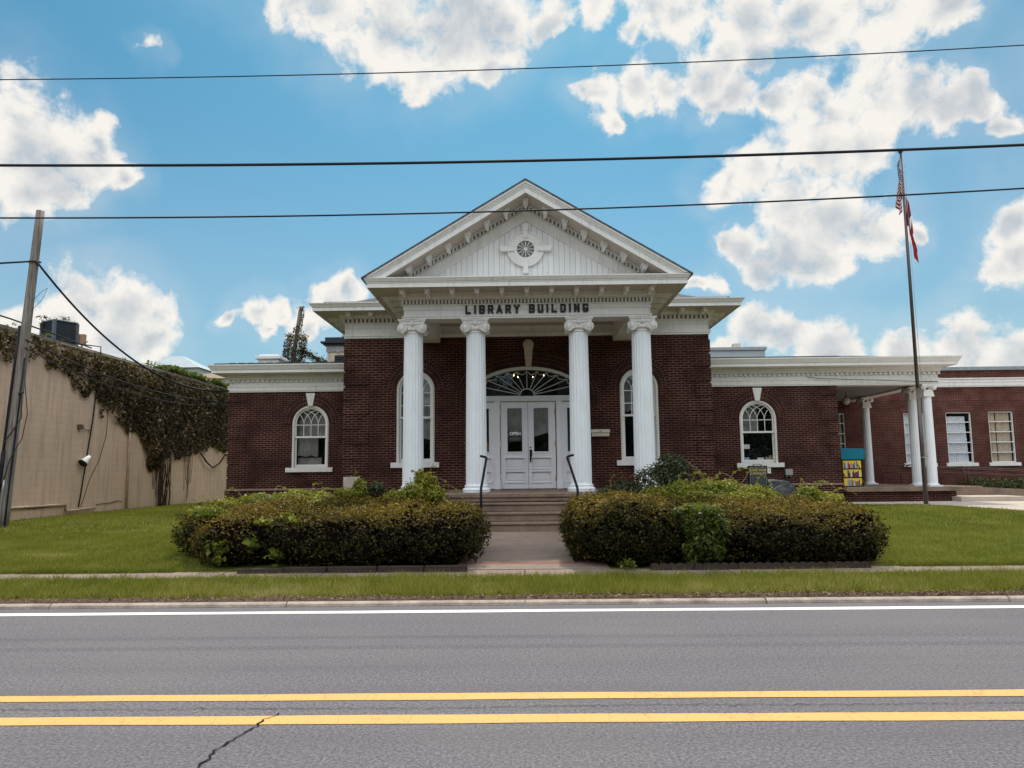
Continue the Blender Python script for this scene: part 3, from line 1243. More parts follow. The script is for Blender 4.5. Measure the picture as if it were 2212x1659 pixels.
for cx in (WLX, WRX):
    mb = MB()
    i = [mb.vert(*q) for q in ((cx-.075, YW-.05, 3.87), (cx+.075, YW-.05, 3.87), (cx+.155, YW-.075, 4.29), (cx-.155, YW-.075, 4.29), (cx-.075, YW+.02, 3.87), (cx+.075, YW+.02, 3.87), (cx+.155, YW+.02, 4.29), (cx-.155, YW+.02, 4.29))]
    for f in ((0, 1, 2, 3), (4, 7, 6, 5), (0, 4, 5, 1), (1, 5, 6, 2), (2, 6, 7, 3), (3, 7, 4, 0)):
        mb.face([i[q] for q in f])
    LB(mb, 'keystone', M['white'], bevel=.012)
mb = MB()
cx = XC+.05
mb.prism([(YM-.10, 4.56), (YM-.17, 5.0), (YM-.19, 5.12), (YM-.17, 5.2), (YM+.02, 5.2), (YM+.02, 4.56)], 'x', cx-.13, cx+.13)
for k, q in enumerate(mb.v):
    f = .6+(q[2]-4.56)/.64*.42
    mb.v[k] = (cx+(q[0]-cx)*f, q[1], q[2])
pr = [(.155*math.cos(R(a)), YM-.10+.10*math.sin(R(a))*1.0) for a in range(-90, 91, 15)]
rings = []
for a in range(0, 91, 15):
    rr, yy = .15*math.cos(R(a)), YM-.13-.09*math.sin(R(a))
    rings.append([mb.vert(cx+rr*math.cos(R(b)), yy, 5.14+rr*math.sin(R(b))) for b in range(0, 360, 20)])
for a in range(len(rings)-1):
    for b in range(18):
        mb.face((rings[a][b], rings[a][(b+1) % 18], rings[a+1][(b+1) % 18], rings[a+1][b]), smooth=True)
LB(mb, 'keystone', M['cream'], bevel=.01, label='cream keystone with a round boss over the entrance')

# ---- entrance: fanlight, door leaves, sidelights
yd = YM+.16
mb = MB()
mb.ring(arc(XC, ENT_ZS, ENT_HW-.005, ENT_RZ-.005, 180, 0, 40), arc(XC, ENT_ZS, ENT_HW-.095, ENT_RZ-.095, 180, 0, 40), YM+.04, YM+.22)
mb.ring(arc(XC, ENT_ZS, ENT_HW-.02, ENT_RZ-.02, 180, 0, 40), arc(XC, ENT_ZS, ENT_HW-.055, ENT_RZ-.055, 180, 0, 40), YM+.015, YM+.04)
fan = LB(mb, 'fanlight', M['white'])
mb = MB()
A, B = ENT_HW-.11, ENT_RZ-.10
hub = .2
angs = [0, 12, 22, 34, 49, 67, 90]
angs = angs+[180-a for a in angs[:-1][::-1]]
ends = []
for a in angs:
    dx, dz = math.cos(R(a)), math.sin(R(a))
    t = 1/math.sqrt((dx/A)**2+(dz/B)**2)
    t2 = t-.035 if a not in (0, 180) else t
    ends.append((XC+dx*t2, ENT_ZS+.01+dz*t2))
    mb.tube([(XC+dx*hub, yd-.03, ENT_ZS+.01+dz*hub), (XC+dx*t2, yd-.03, ENT_ZS+.01+dz*t2)], .0115, 5)
mb.tube([(q[0], yd-.03, q[1]) for q in arc(XC, ENT_ZS+.01, hub, hub, 0, 180, 16)], .014, 5)
for p, q in zip(ends[:-1], ends[1:]):
    pts = []
    for k in range(9):
        f = k/8
        bx, bz = p[0]+(q[0]-p[0])*f, p[1]+(q[1]-p[1])*f
        dirv = Vector((bx-XC, bz-ENT_ZS)).normalized()
        sag = math.sin(math.pi*f)*.34*math.dist(p, q)
        pts.append((bx-dirv.x*sag, yd-.03, bz-dirv.y*sag))
    mb.tube(pts, .010, 5)
LB(mb, 'muntins', M['white'], fan)
mb = MB()
mb.face([mb.vert(q[0], yd, q[1]) for q in arc(XC, ENT_ZS, ENT_HW-.08, ENT_RZ-.08, 180, 0, 40)])
LB(mb, 'pane', M['glass'], fan)
mb = MB()
mb.box(XC-ENT_HW+.01, XC+ENT_HW-.01, YM+.05, YM+.2, 3.60, 3.735)
mb.box(XC-ENT_HW+.01, XC+ENT_HW-.01, YM+.02, YM+.05, 3.70, 3.735)
x = XC-ENT_HW+.03
while x < XC+ENT_HW-.05:
    mb.box(x, x+.028, YM+.028, YM+.05, 3.625, 3.672)
    x += .047
LB(mb, 'transom', M['white_door'])
for s in (-1, 1):
    mb = MB()
    cx = XC+.02+s*.845
    mb.box(cx-.07, cx+.07, YM+.08, YM+.2, FL, 3.60)
    mb.box(cx-.085, cx+.085, YM+.06, YM+.08, FL, FL+.22)
    mb.box(cx-.08, cx+.08, YM+.06, YM+.08, 3.50, 3.60)
    LB(mb, 'pilaster', M['white_door'], bevel=.006)


def panel_leaf(mb, xa, xb, y, glass, panels, z1):
    """stiles and rails round a glass light and raised panels; returns nothing, fills mb"""
    ga, gb, g0, g1 = glass
    mb.panel([(xa, FL+.012), (xb, FL+.012), (xb, z1), (xa, z1)], [[(ga, g0), (gb, g0), (gb, g1), (ga, g1)]]+[[(a, c), (b, c), (b, d), (a, d)] for a, b, c, d in panels], y, .045)
    for a, b, c, d in [(ga, gb, g0, g1)]+panels:
        rect = lambda e: [(a+e, c+e), (b-e, c+e), (b-e, d-e), (a+e, d-e)]
        mb.ring(rect(-.038), rect(-.010), y-.022, y, closed=True)
    for a, b, c, d in panels:
        mb.quad((a, y+.043, c), (b, y+.043, c), (b, y+.043, d), (a, y+.043, d))
        mb.box(a+.045, b-.045, y+.018, y+.042, c+.045, d-.045)
    mb.box(xa, xa+.001, y, y+.045, FL+.012, z1)
    mb.box(xb-.001, xb, y, y+.045, FL+.012, z1)


yl = YM+.13
X0 = .135
for s in (-1, 1):
    xa, xb = (X0-.755, X0-.004) if s < 0 else (X0+.004, X0+.755)
    cxg = X0-.365 if s < 0 else X0+.36
    ga, gb = cxg-.20, cxg+.20
    pa, pb = cxg-.255, cxg+.255
    mb = MB()
    panel_leaf(mb, xa, xb, yl, (ga, gb, 2.215, 3.405), [(pa, pb, 1.77, 2.03), (pa, pb, 1.40, 1.655)], 3.585)
    d = LB(mb, 'door', M['white_door'], at=(xa if s < 0 else xb, yl, FL))
    mb = MB()
    mb.quad((ga, yl+.02, 2.215), (gb, yl+.02, 2.215), (gb, yl+.02, 3.405), (ga, yl+.02, 3.405))
    LB(mb, 'pane', M['glass'], d)
    mb = MB()
    lo = [(ga+(gb-ga)*k/14, yl+.05+.012*math.sin(k*1.7), 2.62+(.12*k/14 if s > 0 else 0)) for k in range(15)]
    hi = [(q[0], q[1], 3.40) for q in lo]
    lo, hi = [mb.vert(*q) for q in lo], [mb.vert(*q) for q in hi]
    for k in range(14):
        mb.face((lo[k], lo[k+1], hi[k+1], hi[k]), smooth=True)
    LB(mb, 'curtain', M['curtain_grey'], d)
    hx = xa if s < 0 else xb
    for hz in (1.5, 2.43, 3.3):
        mb = MB()
        mb.box(hx-.022, hx+.022, yl-.022, yl+.0, hz-.07, hz+.07)
        mb.tube([(hx, yl-.024, hz-.085), (hx, yl-.024, hz+.085)], .012, 6)
        LB(mb, 'hinge', M['white'] if s < 0 else plain('aged_hinge', (.40, .25, .21), .5, .4, .2, 20), d)
    if s > 0:
        mb = MB()
        mb.box(X0+.035, X0+.105, yl-.012, yl, 1.91, 2.27)
        mb.tube([(X0+.07, yl-.055, 1.98), (X0+.07, yl-.06, 2.2)], .014, 8)
        mb.box(X0+.055, X0+.085, yl-.055, yl-.012, 1.97, 1.99)
        mb.box(X0+.055, X0+.085, yl-.055, yl-.012, 2.19, 2.21)
        LB(mb, 'handle', M['black'], d, bevel=.004)
        mb = MB()
        mb.tube([(X0+.062, yl-.02, 2.325), (X0+.062, yl, 2.325)], .022, 12)
        LB(mb, 'lock', M['black'], d)
    else:
        mb = MB()
        mb.box(ga+.03, gb-.012, yl+.023, yl+.027, 2.50, 2.76)
        pl = LB(mb, 'notice', plain('clear_notice', (.075, .075, .072), .6, .3, .1, 6), d)
        text_part('lettering', 'OPEN', (ga+gb)/2+.01, yl+.016, 2.672, .118, plain('white_letter', (.92, .91, .88), .6, .2, .05, 9), pl, .002, .005)
        mb = MB()
        for r, zz in enumerate((2.622, 2.592, 2.572, 2.553, 2.53)):
            xx = ga+.05+(.08 if r in (0, 4) else 0)
            while xx < gb-.05-(.08 if r in (0, 4) else 0):
                w = random.uniform(.012, .035)
                mb.box(xx, min(xx+w, gb-.03), yl+.0215, yl+.0225, zz-.005, zz+.005)
                xx += w+.009
        LB(mb, 'small_print', M['book_grey'], pl)
for s in (-1, 1):
    xa, xb = sorted((XC+.02+s*.918, XC+s*(ENT_HW-.015)))
    ga, gb = xa+.16, xb-.16
    mb = MB()
    panel_leaf(mb, xa, xb, yl, (ga, gb, 2.215, 3.405), [(ga-.05, gb+.05, 1.77, 2.03), (ga-.05, gb+.05, 1.40, 1.655)], 3.585)
    sd_ = LB(mb, 'sidelight', M['white_door'])
    mb = MB()
    mb.quad((ga, yl+.02, 2.215), (gb, yl+.02, 2.215), (gb, yl+.02, 3.405), (ga, yl+.02, 3.405))
    LB(mb, 'pane', M['glass'], sd_)
    if s < 0:
        mb = MB()
        mb.box(ga+.01, gb-.01, yl+.03, yl+.035, 2.22, 2.49)
        LB(mb, 'notice', plain('brown_paper', (.20, .11, .055), .8, .1, .1, 6), sd_)

# ---- porch floor and steps
mb = MB()
mb.box(XC-3.3, XC+3.3, 16.87, YM-.002, FL-.10, FL-.004)
mb.box(XC-3.28, XC+3.28, 16.9, 17.2, FL-.19, FL-.1005)
pf = LB(mb, 'porch_floor', M['step'], bevel=.02)
mb = MB()
mb.box(XC-3.2, XC+3.2, 17.0, YM-.08, .3, FL-.191)
LB(mb, 'porch_base', M['brick'])
SX0, SX1 = -1.0, 1.26
stp = MB()
for k in range(3):
    y0 = 15.94+.32*k
    zt = .43+.19*(k+1)
    stp.box(SX0+.004*k, SX1-.004*k, y0, 16.899, zt-.19 if k else .2, zt-.05)
    stp.box(SX0-.004*k, SX1+.004*k, y0-.03, 16.897-.003*k, zt-.0505, zt)
st = LB(stp, 'steps', M['step'], bevel=.018)
for xa, xb in ((SX0-.55, SX0-.02), (SX1+.02, SX1+.55)):
    mb = MB()
    mb.box(xa, xb, 16.15, 16.898, .3, 1.0)
    LB(mb, 'cheek_wall', M['step'], bevel=.02)


# ---- ionic columns
def ionic(name, cx, cy, z0, z1, rb, rt_, cap, abw, square_neck=False, sub=True, flutes=20):
    """shaft as the part; base and capital as sub-parts"""
    nf = flutes*6
    mb = MB()
    basez = z0+(.175 if not square_neck else .09)*1.
    capz = z1-cap
    rings = []
    for k in range(17):
        f = k/16
        r = rb+(rt_-rb)*(f**1.4)
        z = basez+(capz-basez)*f
        deep = 0 if k in (0, 16) else .024*r*2
        row = []
        for j in range(nf):
            ph = (j % 6)/6
            d = deep*math.sin(math.pi*min(1, max(0, (ph-.08)/.84)))
            row.append(mb.vert(cx+(r-d)*math.cos(2*math.pi*j/nf), cy+(r-d)*math.sin(2*math.pi*j/nf), z+(.01 if k == 1 else 0)))
        rings.append(row)
    # flute ends close near the top and foot
    for k in (1, 15):
        for j in range(nf):
            q = mb.v[rings[k][j]]
            z = basez+.04 if k == 1 else capz-.035
            mb.v[rings[k][j]] = (q[0], q[1], z)
    for k in range(16):
        for j in range(nf):
            mb.face((rings[k][j], rings[k][(j+1) % nf], rings[k+1][(j+1) % nf], rings[k+1][j]))
    col = LB(mb, name, M['white_shaft'], at=(cx, cy, z0))
    mb = MB()
    if square_neck:
        mb.box(cx-rb*1.38, cx+rb*1.38, cy-rb*1.38, cy+rb*1.38, z0, z0+.045)
        mb.lathe([(rb*1.25, z0+.045), (rb*1.3, z0+.06), (rb*1.2, z0+.08), (rb, z0+.09)], cx, cy, 28)
    else:
        h = .175
        pr = [(rb*1.30, z0), (rb*1.30, z0+.025)]
        pr += [(rb*(1.22+.10*math.sin(R(a))), z0+.027+.035*(1-math.cos(R(a)))) for a in range(0, 181, 30)]
        pr += [(rb*1.12, z0+.105), (rb*1.08, z0+.12)]
        pr += [(rb*(1.06+.07*math.sin(R(a))), z0+.122+.022*(1-math.cos(R(a)))) for a in range(0, 181, 36)]
        pr += [(rb*1.0, z0+h)]
        mb.lathe(pr, cx, cy, 40)
    LB(mb, 'base', M['white_shaft'], col)
    mb = MB()
    # necking, echinus, volutes on all four faces, abacus with hollow sides
    if square_neck:
        q = rt_*1.22
        i = []
        for zz, w in ((capz, q), (capz+.03, q*1.04), (capz+.05, q*.98), (capz+cap*.52, q*.86), (capz+cap*.56, q*.9)):
            i.append([mb.vert(cx+sx*w, cy+sy*w, zz) for sx, sy in ((-1, -1), (1, -1), (1, 1), (-1, 1))])
        for a in range(len(i)-1):
            for b in range(4):
                mb.face((i[a][b], i[a][(b+1) % 4], i[a+1][(b+1) % 4], i[a+1][b]))
        mb.face(i[0][::-1])
        mb.face(i[-1])
        vz, vr = capz+cap*.72, cap*.20
        vx = abw*.38
    else:
        mb.lathe([(rt_*.98, capz-.002), (rt_*1.06, capz+.012), (rt_*1.06, capz+.03), (rt_*1.0, capz+.04), (rt_*1.02, capz+.06), (rt_*1.2, capz+.11), (rt_*1.2, capz+.17)], cx, cy, 32)
        vz, vr = z1-cap*.62, cap*.345
        vx = abw*.345
    yv = abw*.44
    for ax in (0, 1):
        for sg in (-1, 1):
            for sx in (-1, 1):
                def T(a, out, z):
                    return (cx+a, cy+sg*out, z) if ax == 0 else (cx+sg*out, cy+a, z)
                # disc of the volute
                n = 22
                fr = [mb.vert(*T(sx*vx+vr*math.cos(2*math.pi*j/n), yv-.02*math.cos(2*math.pi*j/n)*0, vz+vr*math.sin(2*math.pi*j/n))) for j in range(n)]
                bk = [mb.vert(*T(sx*vx*.92+vr*.9*math.cos(2*math.pi*j/n), yv-vr*.9, vz+vr*.9*math.sin(2*math.pi*j/n))) for j in range(n)]
                mb.face(fr)
                for j in range(n):
                    mb.face((fr[j], bk[j], bk[(j+1) % n], fr[(j+1) % n]), smooth=True)
                pts = []
                for k in range(34):
                    a = k*.42
                    rr = vr*(.95-.82*k/33)
                    pts.append(T(sx*vx-sx*rr*math.sin(a), yv+.004, vz+rr*math.cos(a)))
                mb.tube(pts, [vr*.11*(1-.4*k/33) for k in range(34)], 5)
                mb.tube([T(sx*vx, yv-.01, vz), T(sx*vx, yv+.018, vz)], vr*.17, 8)
            # band joining the two volutes and the middle flower
            pts = [T(sx*vx*1.0, yv-.02, vz+vr*.92-.0) for sx in (-1,)]+[T(0, yv-.03, vz+vr*.74)]+[T(vx, yv-.02, vz+vr*.92)]
            mb.tube(pts, vr*.16, 6)
            if not square_neck:
                for k in range(-2, 3):
                    c0 = T(k*.055, rt_*1.16-abs(k)*.012, vz-vr*.18)
                    mb.lathe([(.006, c0[2]-.04), (.022, c0[2]-.025), (.024, c0[2]+.0), (.012, c0[2]+.025)], c0[0], c0[1], 8)
                c0 = T(0, yv-.005, vz+vr*1.0)
                mb.lathe([(.01, c0[2]-.075), (.04, c0[2]-.05), (.045, c0[2]-.01), (.03, c0[2]+.03), (.01, c0[2]+.05)], c0[0], c0[1], 10)
    # cushion between the volutes
    mb.box(cx-vx, cx+vx, cy-yv+.035, cy+yv-.035, vz+vr*.1, z1-cap*.16)
    mb.box(cx-yv+.036, cx+yv-.036, cy-vx, cy+vx, vz+vr*.1+.001, z1-cap*.16-.001)
    # abacus
    za = z1-cap*(.24 if not square_neck else .17)
    w = abw*.5
    def hollow(wd, dep):
        pts = []
        for s_ in range(4):
            a0 = [(-1, -1), (1, -1), (1, 1), (-1, 1)][s_]
            a1 = [(1, -1), (1, 1), (-1, 1), (-1, -1)][s_]
            for k in range(8):
                f = k/8
                ins = dep*math.sin(math.pi*f)
                px, py = a0[0]+(a1[0]-a0[0])*f, a0[1]+(a1[1]-a0[1])*f
                nx, ny = [(0, 1), (-1, 0), (0, -1), (1, 0)][s_]
                pts.append((cx+px*wd+nx*ins, cy+py*wd+ny*ins))
        return pts
    lay = [(za-.03, w*.86, .05), (za, w*.9, .05), (za+cap*.07, w*.9, .05), (za+cap*.09, w*.97, .05), (z1-.012, w, .045), (z1, w*.99, .045)]
    if square_neck:
        lay = [(za-.02, w*.8, .02), (za+.0, w*.92, .02), (z1-.01, w*.96, .02), (z1, w*.95, .02)]
    rr = [[mb.vert(q[0], q[1], z) for q in hollow(wd, dp)] for z, wd, dp in lay]
    for a in range(len(rr)-1):
        for b in range(32):
            mb.face((rr[a][b], rr[a][(b+1) % 32], rr[a+1][(b+1) % 32], rr[a+1][b]))
    mb.face(rr[0][::-1])
    mb.face(rr[-1])
    LB(mb, 'capital', M['white'], col)
    return col


YC = 17.75
col0 = ionic('column', XC-2.695, YC, FL, 5.243, .247, .222, .335, .665)
c0l = Vector(col0.location)
for dx in (1.48, 3.91, 5.39):
    part_copy(col0, c0l+Vector((dx, 0, 0)))

# ---- portico entablature, ceiling, cornice
YF = 17.47
PH = 2.885
PZ = 5.243
path = [(XC-PH, YM-.01), (XC-PH, YF), (XC+PH, YF), (XC+PH, YM-.01)]


def ent_profile(z0, s=1.0):
    """fascias and mouldings of an entablature, from its foot up to the dentil course"""
    q = [(-.03, 0), (.025, 0), (.025, .03), (.045, .045), (.045, .065), (.0, .07), (.0, .205), (.022, .21), (.022, .23), (.01, .235), (.01, .305), (.04, .32), (.04, .342), (.02, .347), (.02, .44), (.085, .445), (.085, .48), (.11, .50), (.11, .61)]
    return [(a*s, z0+b*s) for a, b in q]


mb = MB()
mb.sweep(path, ent_profile(PZ))
# the soffit of the beam and its inner faces
mb.box(XC-PH+.031, XC+PH-.031, YF+.031, YF+.56, PZ+.002, PZ+.05)
mb.quad((XC-PH+.5, YF+.56, PZ+.002), (XC+PH-.5, YF+.56, PZ+.002), (XC+PH-.5, YF+.56, 5.72), (XC-PH+.5, YF+.56, 5.72))
for s in (-1, 1):
    xa, xb = sorted((XC+s*(PH-.031), XC+s*(PH-.5)))
    mb.box(xa, xb, YF+.561, YM-.002, PZ+.002, PZ+.05)
    xi = XC+s*(PH-.5)
    mb.quad((xi, YF+.561, PZ+.05), (xi, YM-.002, PZ+.05), (xi, YM-.002, 5.72), (xi, YF+.561, 5.72))
LB(mb, 'entablature', M['white'])
mb = MB()
mb.quad((XC-PH+.4, YF+.5, 5.70), (XC+PH-.4, YF+.5, 5.70), (XC+PH-.4, YM, 5.70), (XC-PH+.4, YM, 5.70))
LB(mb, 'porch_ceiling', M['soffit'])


def dentils(name, segs, z0, z1, d0, d1, pitch, w, m=M['white']):
    """rows of small blocks along plan segments, outwards to the right of travel"""
    mb = MB()
    for a, b in segs:
        a, b = Vector(a), Vector(b)
        L = (b-a).length
        t = (b-a)/L
        o = Vector((t.y, -t.x))
        n = int(L/pitch)
        for k in range(n+1):
            c = a+t*(k*(L/n))
            M4 = Matrix.Identity(4)
            M4.col[0][:3] = (*t, 0)
            M4.col[1][:3] = (*o, 0)
            M4.col[2][:3] = (0, 0, 1)
            M4.col[3][:3] = (*c, 0)
            mb.box(-w/2, w/2, d0, d1, z0, z1, M4=M4)
    return mb


mb = dentils('d', [((XC-PH-.0, YM-.3), (XC-PH, YF)), ((XC-PH-.02, YF), (XC+PH+.02, YF)), ((XC+PH, YF), (XC+PH, YM-.3))], PZ+.352, PZ+.44, .0, .075, .0835, .045)
LB(mb, 'dentil_course', M['white'])
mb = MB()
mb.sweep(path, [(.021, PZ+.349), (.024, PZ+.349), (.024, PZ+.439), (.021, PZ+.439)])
LB(mb, 'dentil_band', M['band_brown'])
mb = MB()
OV = .80
cz = 5.845
prof = [(.08, cz+.004), (OV-.09, cz+.004), (OV-.09, cz-.012), (OV-.07, cz-.012), (OV-.07, cz+.085), (OV-.055, cz+.09), (OV-.055, cz+.105), (OV-.035, cz+.12), (OV-.01, cz+.165), (OV+.005, cz+.185), (OV+.005, cz+.205), (0, cz+.225)]
mb.sweep(path, prof)
cor = LB(mb, 'cornice', M['white'])
# soffit boards in the shade below it
mb = MB()
mb.sweep([(XC-PH, YM-.01), (XC-PH, YF), (XC+PH, YF), (XC+PH, YM-.01)], [(.1, cz-.001), (OV-.1, cz-.001), (OV-.1, cz+.002), (.1, cz+.002)])
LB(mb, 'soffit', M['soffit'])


def bracket_mb(w, L, h):
    """scrolled eaves bracket: wall at y=0, reaching out to y=-L, top at z=0"""
    mb = MB()
    pr = [(0, 0), (-L, 0), (-L, -.035), (-L+.025, -.05), (-L+.03, -h*.95), (-L+.06, -h), (-L*.72, -h*.98), (-L*.5, -h*.72), (-L*.3, -h*.8), (0, -h*1.15)]
    mb.prism(pr, 'x', -w/2, w/2)
    mb.box(-w/2-.02, w/2+.02, -L-.012, -.05, -.034, -.001)
    return mb


def place_brackets(spots, mb, parent, m=M['white']):
    """spots: (x, y, z, turn)"""
    first = None
    for x, y, z, a in spots:
        if first is None:
            mb.v = [tuple(Matrix.Rotation(0, 4, 'Z') @ Vector(q)) for q in mb.v]
            first = mb.build('bracket', m, None, at=(0, 0, 0))
            first.parent = parent
            o = first
        else:
            o = first.copy()
            C.objects.link(o)
        o.location = Vector((x, y, z))-Vector(ORG[parent.name])
        o.rotation_euler = (0, 0, a)
    return first


sp = [(XC+k*.572, YF-.10, cz-.003, 0) for k in range(-5, 6)]
sp += [(XC-PH-.10, YF+.25+k*.6, cz-.003, R(-90)) for k in range(5)]
sp += [(XC+PH+.10, YF+.25+k*.6, cz-.003, R(90)) for k in range(5)]
place_brackets(sp, bracket_mb(.085, .46, .115), cor)

# ---- pediment
AX, AZ = XC+.0, 8.30
HB, ZB = PH+OV+.02, 6.055
SL = (AZ-ZB)/HB
YR = YF-.79
TH = .30          # rake board, measured straight down
mb = MB()
mb.prism([(AX-(AZ-TH-6.05)/SL+.02, 6.05), (AX+(AZ-TH-6.05)/SL-.02, 6.05), (AX, AZ-TH+.01)], 'y', YF, YF+.12)
ped = LB(mb, 'pediment', M['boards'])
mb = MB()
for s in (-1, 1):
    def bar(o0, o1, y0, y1, xa=0., xb=None):
        """a raking bar between two vertical offsets below the roof line; mitred at the apex, cut level at the foot"""
        za, zb = AZ-o0, AZ-o1
        x0 = (za-6.062)/SL
        x1 = (zb-6.062)/SL
        pts = [(AX, za), (AX+s*x0, 6.062), (AX+s*max(x1, 0), 6.062), (AX, zb)]
        mb.prism(pts, 'y', y0, y1)
    bar(.03, .085, YR-.03, YR+.05)
    bar(.085, .13, YR-.005, YR+.05)
    bar(.13, .17, YR+.015, YR+.05)
    bar(.17, TH, YR+.03, YR+.07)
    bar(TH+.115, TH+.17, YF-.02, YF)          # bed mouldings on the tympanum
    bar(TH+.0, TH+.035, YF-.10, YF)
    bar(TH+.17, TH+.19, YF-.05, YF)
    bar(TH+.19, TH+.40, YF-.022, YF)
    bar(TH+.40, TH+.43, YF-.04, YF)
LB(mb, 'rake', M['white'], ped)
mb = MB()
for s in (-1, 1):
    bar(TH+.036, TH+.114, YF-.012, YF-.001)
LB(mb, 'dentil_band', M['band_brown'], ped)
mb = MB()
for s in (-1, 1):
    zt = AZ-TH+.008
    x0 = (zt-6.06)/SL
    mb.quad((AX, YR+.06, zt), (AX+s*x0, YR+.06, 6.06), (AX+s*x0, YF, 6.06), (AX, YF, zt))
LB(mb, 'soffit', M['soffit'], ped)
mb = MB()
for s in (-1, 1):
    n = 30
    zt = AZ-TH-.04
    for k in range(1, n):
        x = k*.0905
        z = zt-x*SL
        if z-.09 < 6.07:
            break
        xx = AX+s*x
        mb.prism([(xx-.025, z+.025*SL*s-.075), (xx+.025, z-.025*SL*s-.075), (xx+.025, z-.025*SL*s), (xx-.025, z+.025*SL*s)], 'y', YF-.075, YF-.001)
    if s > 0:
        mb.box(AX-.025, AX+.025, YF-.075, YF-.001, zt-.10, zt-.02)
LB(mb, 'dentil_course', M['white'], ped)
for k in range(-6, 7):
    mb = MB()
    x = k*.452
    zt = AZ-TH-abs(x)*SL+.006
    w = .043
    s = 1 if k >= 0 else -1
    def zz(dx):
        return zt-(abs(x+dx)-abs(x))*SL
    L, h = .44, .105
    pr = [(0, 0), (-L, 0), (-L, -.05), (-L+.03, -.07), (-L+.035, -h), (-L+.07, -h*1.15), (-L*.6, -h*1.15), (-L*.3, -h*1.2), (0, -h*1.3)]
    i0 = [mb.vert(AX+x-w, YF-.09+q[0]*.95, (zz(-w) if q[1] == 0 else zt)+q[1]) for q in pr]
    i1 = [mb.vert(AX+x+w, YF-.09+q[0]*.95, (zz(w) if q[1] == 0 else zt)+q[1]) for q in pr]
    mb.face(i0)
    mb.face(i1[::-1])
    for a in range(len(pr)):
        b = (a+1) % len(pr)
        mb.face((i0[a], i1[a], i1[b], i0[b]))
    c = w+.025
    capz = [(AX+x-c, zz(-c)-.002), (AX+x+c, zz(c)-.002), (AX+x+c, zz(c)-.045), (AX+x-c, zz(-c)-.045)]
    if k == 0:
        capz = [(AX-c, zt-c*SL-.002), (AX, zt-.002), (AX+c, zt-c*SL-.002), (AX+c, zt-c*SL-.045), (AX-c, zt-c*SL-.045)]
    mb.prism(capz, 'y', YF-.09-L*.95-.015, YF-.14)
    LB(mb, 'bracket', M['white'], ped)
# round window in the tympanum
rx, rz = AX-.01, 6.885
mb = MB()
circ = lambda r, n=36: [(rx+r*math.cos(2*math.pi*k/n), rz+r*math.sin(2*math.pi*k/n)) for k in range(n)]
mb.ring(circ(.205), circ(.425), YF-.05, YF, closed=True)
mb.ring(circ(.39), circ(.43), YF-.075, YF-.05, closed=True)
mb.ring(circ(.205), circ(.25), YF-.035, YF-.02, closed=True)
for a in range(4):
    M4 = Matrix.Translation((rx, 0, rz)) @ Matrix.Rotation(R(90*a), 4, 'Y')
    l1 = .60 if a != 0 else .60
    i = []
    for z, w, d in ((.27, .05, .09), (.44, .058, .10), (.44, .058, .12), (l1, .065, .13)):
        i.append([mb.vert(*(M4 @ Vector(q))) for q in ((-w, YF-d, z), (w, YF-d, z), (w, YF-.002, z), (-w, YF-.002, z))])
    for p in range(len(i)-1):
        for b in range(4):
            mb.face((i[p][b], i[p][(b+1) % 4], i[p+1][(b+1) % 4], i[p+1][b]))
    mb.face(i[0][::-1])
    mb.face(i[-1])
rw = LB(mb, 'round_window', M['white'], ped)
mb = MB()
for k in range(12):
    a = R(k*30+90)
    mb.tube([(rx+.04*math.cos(a), YF-.03, rz+.04*math.sin(a)), (rx+.21*math.cos(a), YF-.03, rz+.21*math.sin(a))], [.009, .012], 5)
mb.tube([(rx, YF-.045, rz), (rx, YF-.012, rz)], .042, 14)
mb.face([mb.vert(rx+.21*math.cos(2*math.pi*k/30), YF-.008, rz+.21*math.sin(2*math.pi*k/30)) for k in range(30)], m=1)
LB(mb, 'spokes', [M['white'], plain('round_pane', (.16, .155, .15), .15, .5, .3, 9)], ped)
# roof of the portico, running back into the main roof
mb = MB()
for s in (-1, 1):
    a = [(AX, AZ), (AX+s*(HB+.02), AZ-SL*(HB+.02))]
    pts = [(AX, AZ+.005), (a[1][0], a[1][1]+.005), (a[1][0], a[1][1]-.03), (AX, AZ-.03)]
    i0 = [mb.vert(q[0], YR-.05, q[1]) for q in pts]
    i1 = [mb.vert(q[0], 24.5, q[1]) for q in pts]
    mb.face(i0)
    for k in range(4):
        mb.face((i0[k], i1[k], i1[(k+1) % 4], i0[(k+1) % 4]))
LB(mb, 'roof', M['shingle'], label='dark shingled gable roof over the portico')

# ---- sign lettering, built as chamfered strokes
GL = {
    'L': [[(0, 1), (0, 0), (1, 0)]],
    'I': [[(.5, 0), (.5, 1)]],
    'B': [[(0, 0), (0, 1), (.85, 1), (1, .87), (1, .63), (.85, .52), (0, .52)], [(.85, .52), (1, .38), (1, .13), (.85, 0), (0, 0)]],
    'R': [[(0, 0), (0, 1), (.85, 1), (1, .87), (1, .6), (.85, .48), (0, .48)], [(.5, .48), (1, 0)]],
    'A': [[(-.05, 0), (.5, 1), (1.05, 0)], [(.2, .3), (.8, .3)]],
    'Y': [[(-.05, 1), (.5, .48), (1.05, 1)], [(.5, .48), (.5, 0)]],
    'U': [[(0, 1), (0, .15), (.15, 0), (.85, 0), (1, .15), (1, 1)]],
    'D': [[(0, 0), (0, 1), (.8, 1), (1, .82), (1, .18), (.8, 0), (0, 0)]],
    'N': [[(0, 0), (0, 1), (1, 0), (1, 1)]],
    'G': [[(1, .80), (.84, 1), (.16, 1), (0, .85), (0, .15), (.16, 0), (.84, 0), (1, .15), (1, .40), (.62, .40)]],
}
mb = MB()
LH, LW = .205, .134
SW = .0235         # half stroke
x = -1.320
zb = 5.352
